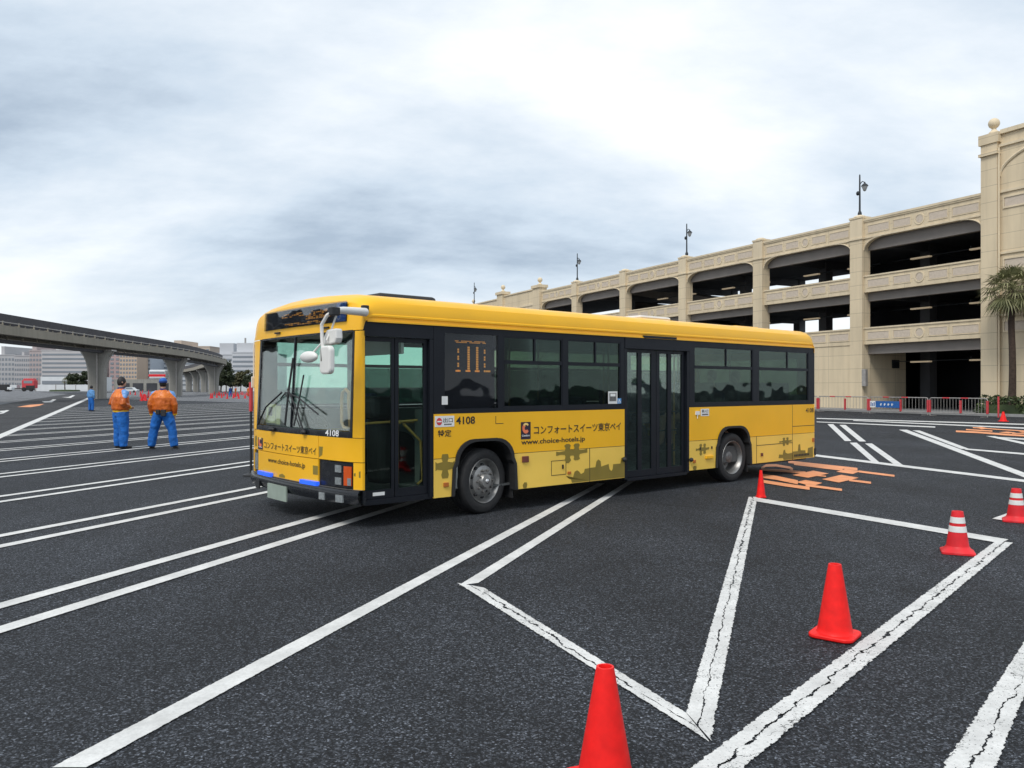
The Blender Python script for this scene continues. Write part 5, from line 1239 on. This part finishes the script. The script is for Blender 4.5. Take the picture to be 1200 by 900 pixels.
# things low on the horizon
def low(px0, px1, top, Y, mat, name, label, cat, depth=3):
    x0, x1 = at(px0, Y), at(px1, Y); t = empty(name, ((x0 + x1) / 2, Y, 0), 0, label, cat); m = MB(); m.bb((x0 - (x0 + x1) / 2, 0, 0), (x1 - (x0 + x1) / 2, depth, hz(top, Y))); m.build('panel', mat, t)
    n = max(2, int((x1 - x0) / 6)); 
    for k in range(n):
        xx = (x0 - x1) / 2 + (x1 - x0) * k / (n - 1); m = MB(); m.bb((xx - .12, -.12, 0), (xx + .12, -.005, hz(top, Y) + .2)); m.build('post', 'barrier_white', t)
    return t
low(42, 112, 450.8, 330, 'hoard', 'hoarding', 'white site hoarding behind the round tree at the far left', 'fence', .3)
low(258, 312, 451.5, 300, 'hoard', 'hoarding', 'white site hoarding behind the far red cones by the bus', 'fence', .3)
t_ = low(47, 105, 441.5, 360, 'hoard', 'low_building', 'long low white building in front of the wide pale hotel', 'building', 20); m = MB(); w_ = at(105, 360) - at(47, 360); m.bb((-w_ / 2 + 1, -.3, 3.0), (w_ / 2 - 1, -.01, 4.4)); m.build('window_strip', WIN, t_)
t_ = low(134, 200, 444.5, 330, 'concrete', 'road_viaduct', 'low concrete road viaduct with dark openings behind the workers', 'viaduct', 12)
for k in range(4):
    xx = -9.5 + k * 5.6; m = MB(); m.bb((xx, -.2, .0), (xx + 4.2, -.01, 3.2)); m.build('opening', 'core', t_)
# red and white train on the low viaduct
tr_ = empty('train', (at(189, 335), 331, hz(444.5, 330)), 0, 'white train with red stripe on the low viaduct behind the second worker', 'train')
m = MB(); m.bb((-3.4, 0, .2), (3.4, 3, 3.9)); m.build('body', 'hoard', tr_, bevel=.5); m = MB(); m.bb((-3.42, -.03, 1.1), (3.42, -.002, 2.1)); m.build('red_stripe', 'cone_pink', tr_); m = MB(); m.bb((-3.0, -.06, 2.3), (3.0, -.031, 3.1)); m.build('window_strip', WIN, tr_)
# trees far off
palm(Vector((at(76, 300), 300, 0)), 3.9, 1.4, 'small bushy palm in the ring bed at the far left', 30, 5, False)
bed = empty('planting_bed', (at(76, 298), 298, 0), 0, 'dark round bed around the small far palm', 'flower bed'); m = MB(); m.lathe([(5.0, 0), (5.0, .5), (4.6, .6), (0, .7)], n=24); m.build('soil', 'hedge_leaf', bed)
tree(Vector((at(87, 350), 350, 0)), 7.5, 3.2, .2, 'far round tree left of the first pier in front of the pale hotel', seedv=4, sz=.5)
tree(Vector((at(101, 350), 350, 0)), 8.5, 3.0, .2, 'far tree half hidden by the left side of the first pier', seedv=9, sz=.5)
tree(Vector((at(265, 260), 260, 0)), 10.5, 2.6, .2, 'tall dark evergreen between the last pier and the white office', seedv=3, n=38, sz=.42, el=1.6)
tree(Vector((at(259, 262), 262, 0)), 7.0, 2.0, .2, 'lower dark tree close beside the last monorail pier', seedv=13, n=24, sz=.42)
tree(Vector((at(282, 270), 270, 0)), 7.4, 3.2, .18, 'olive brown round tree in front of the striped white office', 'tree_leaf_gold', 26, 6, sz=.45)
tree(Vector((at(294, 265), 265, 0)), 6.2, 3.0, .18, 'dark green tree nearest the front left edge of the bus', 'tree_leaf', 26, 8, sz=.45)
tree(Vector((at(272, 275), 275, 0)), 5.4, 2.6, .18, 'small dark tree between the evergreen and the olive tree', 'tree_leaf', 20, 11, sz=.45)
# far cones: one of each kind, then copies
FG = 'far red cones across the car park'
base = solid_cone((at(166, 105), 105, 0), 0, .75, .4, .13, .05, 'tiny far red cone in the cluster behind the two workers', FG, 'cone_pink')
random.seed(21)
for k in range(11):
    c = copy_tree(base); px = random.uniform(163, 176); Y = random.uniform(95, 150); c.location = (at(px, Y), Y, 0); c.rotation_euler.z = random.uniform(0, 3)
for k in range(22):
    c = copy_tree(base); px = 247 + k * 2.2 + random.uniform(-.6, .6); Y = random.uniform(118, 190) if k % 3 else random.uniform(112, 125); c.location = (at(px, Y), Y, 0); c.rotation_euler.z = random.uniform(0, 3)
    c['label'] = 'tiny far red cone in the row between the last pier and the bus'
for k in range(10):
    c = copy_tree(base); px = random.uniform(150, 200); Y = random.uniform(160, 230); c.location = (at(px, Y), Y, 0)
    c['label'] = 'very far small red cone on the pale ground behind the workers'
# red machine on a lorry at the far left
lt = empty('works_lorry', (at(24, 300), 300, 0), R(0), 'far lorry with a red cab parked at the left edge', 'lorry')
m = MB(); m.bb((-6.5, 0, .9), (3.5, 2.4, 1.25)); m.build('chassis', 'dark', lt); m = MB(); m.bb((.4, 0, 1.2), (5.0, 2.5, 4.2)); m.prism([(.4, 2.7), (5.0, 2.7), (4.5, 4.8), (1.0, 4.8)], lambda u, v, d: (u, d, v), .05, 2.45); m.build('cab', 'barrier_red', lt, bevel=.2)
m = MB(); m.bb((1.2, -.05, 3.0), (4.4, -.005, 4.0)); m.build('window', WIN, lt); m = MB(); m.bb((-6.3, .1, 1.26), (-1.5, 2.3, 2.4)); m.build('load', 'hoard', lt)
for x in (-5.2, -3.8, 1.3, 3.9):
    m = MB(); m.lathe([(.0, -.25), (.45, -.25), (.75, -.2), (.8, 0), (.8, .3)], (x, -.02, .8), 'Y', 18); m.build('wheel', 'rubber', lt)
m = MB(); m.bb((2.0, -.1, .5), (5.3, .0, 2.2)); m.build('bumper', 'dark', lt)
lt2 = empty('parked_van', (at(3, 290), 290, 0), 0, 'dark far van with white bonnet cut by the left edge', 'van'); m = MB(); m.bb((-3, 0, .5), (1.5, 2, 2.6)); m.build('body', 'dark', lt2, bevel=.2); m = MB(); m.bb((1.5, .05, .5), (3.2, 1.95, 1.6)); m.build('bonnet', 'hoard', lt2, bevel=.2)
for x in (-2, 2):
    m = MB(); m.lathe([(.0, -.1), (.3, -.1), (.42, 0), (.42, .3)], (x, 0, .42), 'Y', 14); m.build('wheel', 'rubber', lt2)
cr = empty('parked_car', (at(152, 240), 240, 0), 0, 'white far car parked behind the left worker', 'car'); m = MB(); m.prism([(-2.1, .35), (2.1, .35), (2.15, .9), (1.3, 1.0), (.7, 1.55), (-1.1, 1.55), (-1.7, 1.0), (-2.15, .9)], lambda u, v, d: (u, d, v), 0, 1.7); m.build('body', 'hoard', cr, bevel=.08); m = MB(); m.prism([(1.1, 1.0), (.62, 1.48), (-1.0, 1.48), (-1.5, 1.0)], lambda u, v, d: (u, d, v), -.02, -.003); m.build('window', WIN, cr)
for x in (-1.3, 1.3):
    m = MB(); m.lathe([(.0, -.05), (.3, -.05), (.33, 0), (.33, .2)], (x, 0, .33), 'Y', 14); m.build('wheel', 'rubber', cr)
# post by the bus front edge
mk = empty('marker_post', (-4.83, 15.0, 0), 0, 'slim red and black post just left of the bus front edge', 'post')
m = MB(); m.tube([(0, 0, 1.2), (0, 0, 1.74)], .035, 10); m.build('red_sleeve', 'barrier_red', mk, True); m = MB(); m.tube([(0, 0, 0), (0, 0, 1.2)], .022, 10); m.lathe([(.14, 0), (.14, .03), (.04, .06)], n=16); m.build('post', 'dark', mk, 40)

# ------------------------------------------------------------------ people
def limb(mbx, pts, n=12):
    mbx.tube([p[:3] for p in pts], [p[3] for p in pts], n)
fold_tex = bpy.data.textures.new('folds', 'CLOUDS'); fold_tex.noise_scale = .10; fold_tex.noise_depth = 2
def folds(o, k):
    d = o.modifiers.new('folds', 'DISPLACE'); d.texture = fold_tex; d.strength = k; d.mid_level = .5; d.texture_coords = 'LOCAL'
def remesh(o, vox, sm=4):
    r = o.modifiers.new('remesh', 'REMESH'); r.mode = 'VOXEL'; r.voxel_size = vox; r.use_smooth_shade = True
    s = o.modifiers.new('smooth', 'SMOOTH'); s.factor = .5; s.iterations = sm
def person(loc, rz, label, group=None, top='jacket', bottom='trouser', stance=.20, arms=None, cap=False, scale=1., fine=True, hem=True, pouches=False, head_turn=0, fat=1.0):
    t = empty('person', loc, rz, label, 'person', group); t.scale = (scale,) * 3
    vox = .012 if fine else .03
    hands = arms or [((.215, .0, 1.37), (.30, -.04, 1.10), (.275, .04, .86)), ((-.215, .0, 1.37), (-.30, -.04, 1.10), (-.275, .04, .86))]
    # body: legs, trunk, neck, head, arms and hands in one surface
    m = MB()
    m.loft([(0, 0, .84, .14, .10), (0, .0, .98, .155, .11), (0, -.005, 1.15, .15, .10), (0, -.01, 1.32, .17, .105), (0, -.01, 1.42, .15, .09), (0, .0, 1.465, .075, .065), (0, .005, 1.52, .056, .058), (0, .01, 1.57, .058, .065)])
    ht = Matrix.Rotation(head_turn, 3, 'Z')
    m.ell((0, .02, 1.645), (.076, .092, .115), 18, 14, ht)
    def hp(x, y, z): return Vector((0, .02, 1.645)) + ht @ Vector((x, y, z))
    m.ell(hp(0, .055, -.06), (.05, .045, .05), 12, 8, ht); m.ell(hp(0, .095, -.018), (.013, .022, .022), 8, 6, ht)
    for s in (1, -1): m.ell(hp(s * .077, -.005, -.012), (.012, .022, .032), 8, 6, ht)
    for s in (1, -1):
        limb(m, [(s * .09, 0, .90, .09), (s * (.09 + stance * .35), .01, .50, .062), (s * (.08 + stance * .55), -.005, .10, .042), (s * (.08 + stance * .57), .05, .06, .04)])
    for sh, el, wr in hands:
        sh, el, wr = Vector(sh), Vector(el), Vector(wr); limb(m, [(*sh, .052), (*el, .042), (*wr, .03)])
        d = (wr - el).normalized(); pal = wr + d * .05; sd_ = Vector((0, 1, 0)) - d * d.y; sd_.normalize(); nm_ = d.cross(sd_)
        m.ell(pal, (.022, .042, .052), 10, 8, Matrix((nm_, sd_, d)).transposed())
        if fine:
            for k, (o_, ln) in enumerate(((-.03, .062), (-.01, .078), (.01, .082), (.03, .072))):
                b0 = pal + d * .035 + sd_ * o_; curl = nm_ * (-.3 if sh.x > 0 else .3)
                limb(m, [(*b0, .0095), (*(b0 + d * ln * .5), .009), (*(b0 + (d + curl).normalized() * ln * .95 + curl * .01), .0075)], 8)
            th_ = pal + sd_ * .035; limb(m, [(*th_, .011), (*(th_ + (d * .6 + sd_ * .8).normalized() * .035), .010), (*(th_ + d * .055 + sd_ * .03), .008)], 8)
    b = m.build('body', 'skin', t); remesh(b, .009 if fine else .03, 2)
    # trousers
    m = MB(); f = fat
    m.loft([(0, 0, .80, .165 * f, .125 * f), (0, 0, .90, .178 * f, .135 * f), (0, 0, 1.0, .165 * f, .125 * f)], 18)
    for s in (1, -1):
        limb(m, [(s * .088, -.005, .90, .118 * f * 1.10), (s * (.092 + stance * .2), .0, .68, .105 * f * 1.10), (s * (.09 + stance * .36), .012, .46, .088 * f * 1.10), (s * (.085 + stance * .48), -.004, .22, .084 * f * 1.10), (s * (.08 + stance * .56), -.005, .07, .090)], 16)
    o = m.build('trousers', bottom, t); remesh(o, vox, 3); folds(o, .035)
    for s in (1, -1):
        m = MB(); x = s * (.08 + stance * .57); m.ell((x, .065, .045), (.052, .14, .045), 14, 8); m.bb((x - .05, -.065, .0), (x + .05, .19, .022)); m.build('shoe', 'shoe', t, 50)
    # jacket
    m = MB()
    m.loft([(0, 0, .93, .19 * f, .145 * f), (0, -.005, .99, .225 * f, .17 * f), (0, -.01, 1.12, .228 * f, .168 * f), (0, -.012, 1.27, .222 * f, .155 * f), (0, -.012, 1.36, .20, .135), (0, -.01, 1.425, .15, .105), (0, .0, 1.485, .078, .075)], 22)
    for sh, el, wr in hands:
        sh, el, wr = Vector(sh), Vector(el), Vector(wr)
        limb(m, [(sh.x * .55, sh.y, sh.z + .02, .085), (*sh, .088), (*sh.lerp(el, .5), .078), (*el, .072), (*el.lerp(wr, .5), .066), (*el.lerp(wr, .86), .060), (*wr, .05)], 14)
    o = m.build('jacket', top, t); remesh(o, vox, 3); folds(o, .022)
    if hem:
        m = MB(); m.loft([(0, 0, .905, .186 * f, .143 * f), (0, 0, .93, .195 * f, .15 * f), (0, 0, .965, .198 * f, .152 * f), (0, 0, .985, .19 * f, .147 * f)], 22); m.build('jacket_hem', 'hem', t, 60)
        for sh, el, wr in hands:
            el, wr = Vector(el), Vector(wr); m = MB(); m.tube([el.lerp(wr, .88), el.lerp(wr, 1.02)], [.062, .056], 12); m.build('cuff', 'hem', t, 60)
    m = MB(); m.lathe([(.085, 1.455), (.078, 1.49), (.072, 1.515), (.066, 1.512), (.07, 1.46)], (0, .0, 0), n=18); m.build('collar', 'navy' if top == 'jacket' else top, t, True)
    # hair, cap
    m = MB()
    cen = Vector((0, .02, 1.645))
    def hair(i, j):
        th_ = R(2) + (R(128)) * j / 9; ph = 2 * math.pi * i / 24
        front = max(0, math.sin(ph)); th_ *= (1 - .48 * front ** 1.5)
        rr_ = 1.09 + .03 * math.sin(7 * ph + 3 * j)
        return cen + ht @ Vector((.079 * rr_ * math.sin(th_) * math.cos(ph), .095 * rr_ * math.sin(th_) * math.sin(ph) - .004, .120 * rr_ * math.cos(th_)))
    m.grid(hair, 24, 10, True); h_ = m.build('hair', 'hair', t, True); sm_ = h_.modifiers.new('thick', 'SOLIDIFY'); sm_.thickness = .012
    if cap:
        m = MB(); m.ell(cen + ht @ Vector((0, -.005, .045)), (.095, .11, .095), 22, 12); c_ = m.build('cap', 'cap', t, True)
        m = MB(); m.loft([(0, .0, 1.655, .097, .112), (0, .0, 1.69, .099, .114)], 22); m.build('cap_band', 'navy', c_, 50)
        m = MB(); m.ell(cen + ht @ Vector((0, .125, .03)), (.07, .06, .012), 14, 6); m.build('peak', 'cap', c_, True)
    else:
        pass
    if fine:
        for s in (1, -1):
            m = MB(); m.ell(hp(s * .03, .086, .008), (.013, .008, .007), 8, 6, ht); m.build('eye', 'hair', b, True)
        m = MB(); m.ell(hp(0, .093, -.060), (.022, .008, .006), 8, 6, ht); m.build('mouth', 'red_dim', b, True)
    if pouches:
        for x, w_, h2, zc in ((-.055, .10, .12, .925), (.075, .12, .165, .905)):
            m = MB(); m.box((x, -.172 * f, zc), (w_, .06, h2)); m.build('belt_pouch', 'dark_cloth', t, bevel=.015)
        m = MB(); m.loft([(0, 0, .975, .186 * f, .142 * f), (0, 0, 1.0, .186 * f, .142 * f)], 22); m.build('belt', 'dark_cloth', t, 60)
    return t
hl = [((.235, .0, 1.37), (.31, -.10, 1.12), (.19, .12, 1.02)), ((-.235, .0, 1.37), (-.31, -.10, 1.12), (-.19, .12, 1.02))]
person((-10.43, 21.62, 0), R(-40), 'worker in orange jacket and blue trousers, bareheaded and facing right', None, arms=hl, stance=.13, scale=1.085, fat=1.16, head_turn=R(-12))
person((-9.31, 21.62, 0), R(4), 'worker in orange jacket with blue cap and belt pouches, seen from behind with feet apart', None, cap=True, stance=.36, scale=1.065, pouches=True, fat=1.10)
person((-28.55, 55.0, 0), R(-25), 'person in pale blue jacket and blue trousers standing beyond the white lane line', None, top='shirt_pale', scale=.99, fine=False, hem=False, stance=.12)
person((at(276, 140), 140, 0), R(100), 'tiny far person in orange standing among the far cones', None, fine=False, scale=1.1, bottom='jacket')
person((at(270, 138), 138, 0), R(60), 'tiny far person in dark blue among the far cones', None, top='navy', bottom='trouser', fine=False, hem=False, scale=1.0)
person((at(292, 140), 140, 0), R(200), 'tiny far person in orange close to the front edge of the bus', None, fine=False, scale=1.05, bottom='jacket')
# passengers behind the tinted rear windows
def passenger(x, y, z, label, cloth):
    c, s = math.cos(.706), math.sin(.706); t = empty('person', (-1.75 + x * c - y * s, 9.302 + x * s + y * c, z), .706 + R(90), label, 'person')
    m = MB(); m.loft([(0, 0, .0, .16, .12), (0, 0, .25, .16, .11), (0, 0, .45, .19, .11), (0, 0, .56, .10, .08), (0, 0, .62, .055, .055), (0, .01, .66, .06, .06)]); m.ell((0, .02, .76), (.075, .09, .115), 14, 10); m.ell((0, .11, .745), (.014, .02, .02), 8, 6)
    for q in (1, -1): limb(m, [(q * .19, 0, .48, .055), (q * .23, .06, .24, .045), (q * .12, .30, .12, .035)]); limb(m, [(q * .09, .02, .04, .085), (q * .1, .42, .06, .07), (q * .1, .46, -.34, .05), (q * .1, .56, -.38, .04)])
    b = m.build('body', 'skin', t); remesh(b, .025, 2)
    m = MB(); m.loft([(0, 0, -.02, .19, .15), (0, 0, .25, .19, .14), (0, 0, .45, .21, .13), (0, 0, .57, .11, .09)])
    for q in (1, -1): limb(m, [(q * .19, 0, .49, .075), (q * .24, .06, .24, .065), (q * .13, .28, .13, .05)])
    o = m.build('jacket', cloth, t); remesh(o, .025, 2)
    m = MB(); m.ell((0, -.0, .79), (.088, .10, .115), 14, 10); m.build('hair', 'hair', t, True)
passenger(6.62, .52, 1.06, 'seated passenger behind the front part of the rear side windows', 'dark_cloth')
passenger(7.42, .50, 1.06, 'seated passenger with dark hair above the rear wheel', 'navy')
passenger(8.22, .55, 1.06, 'seated passenger behind the rearmost side window', 'dark_cloth')
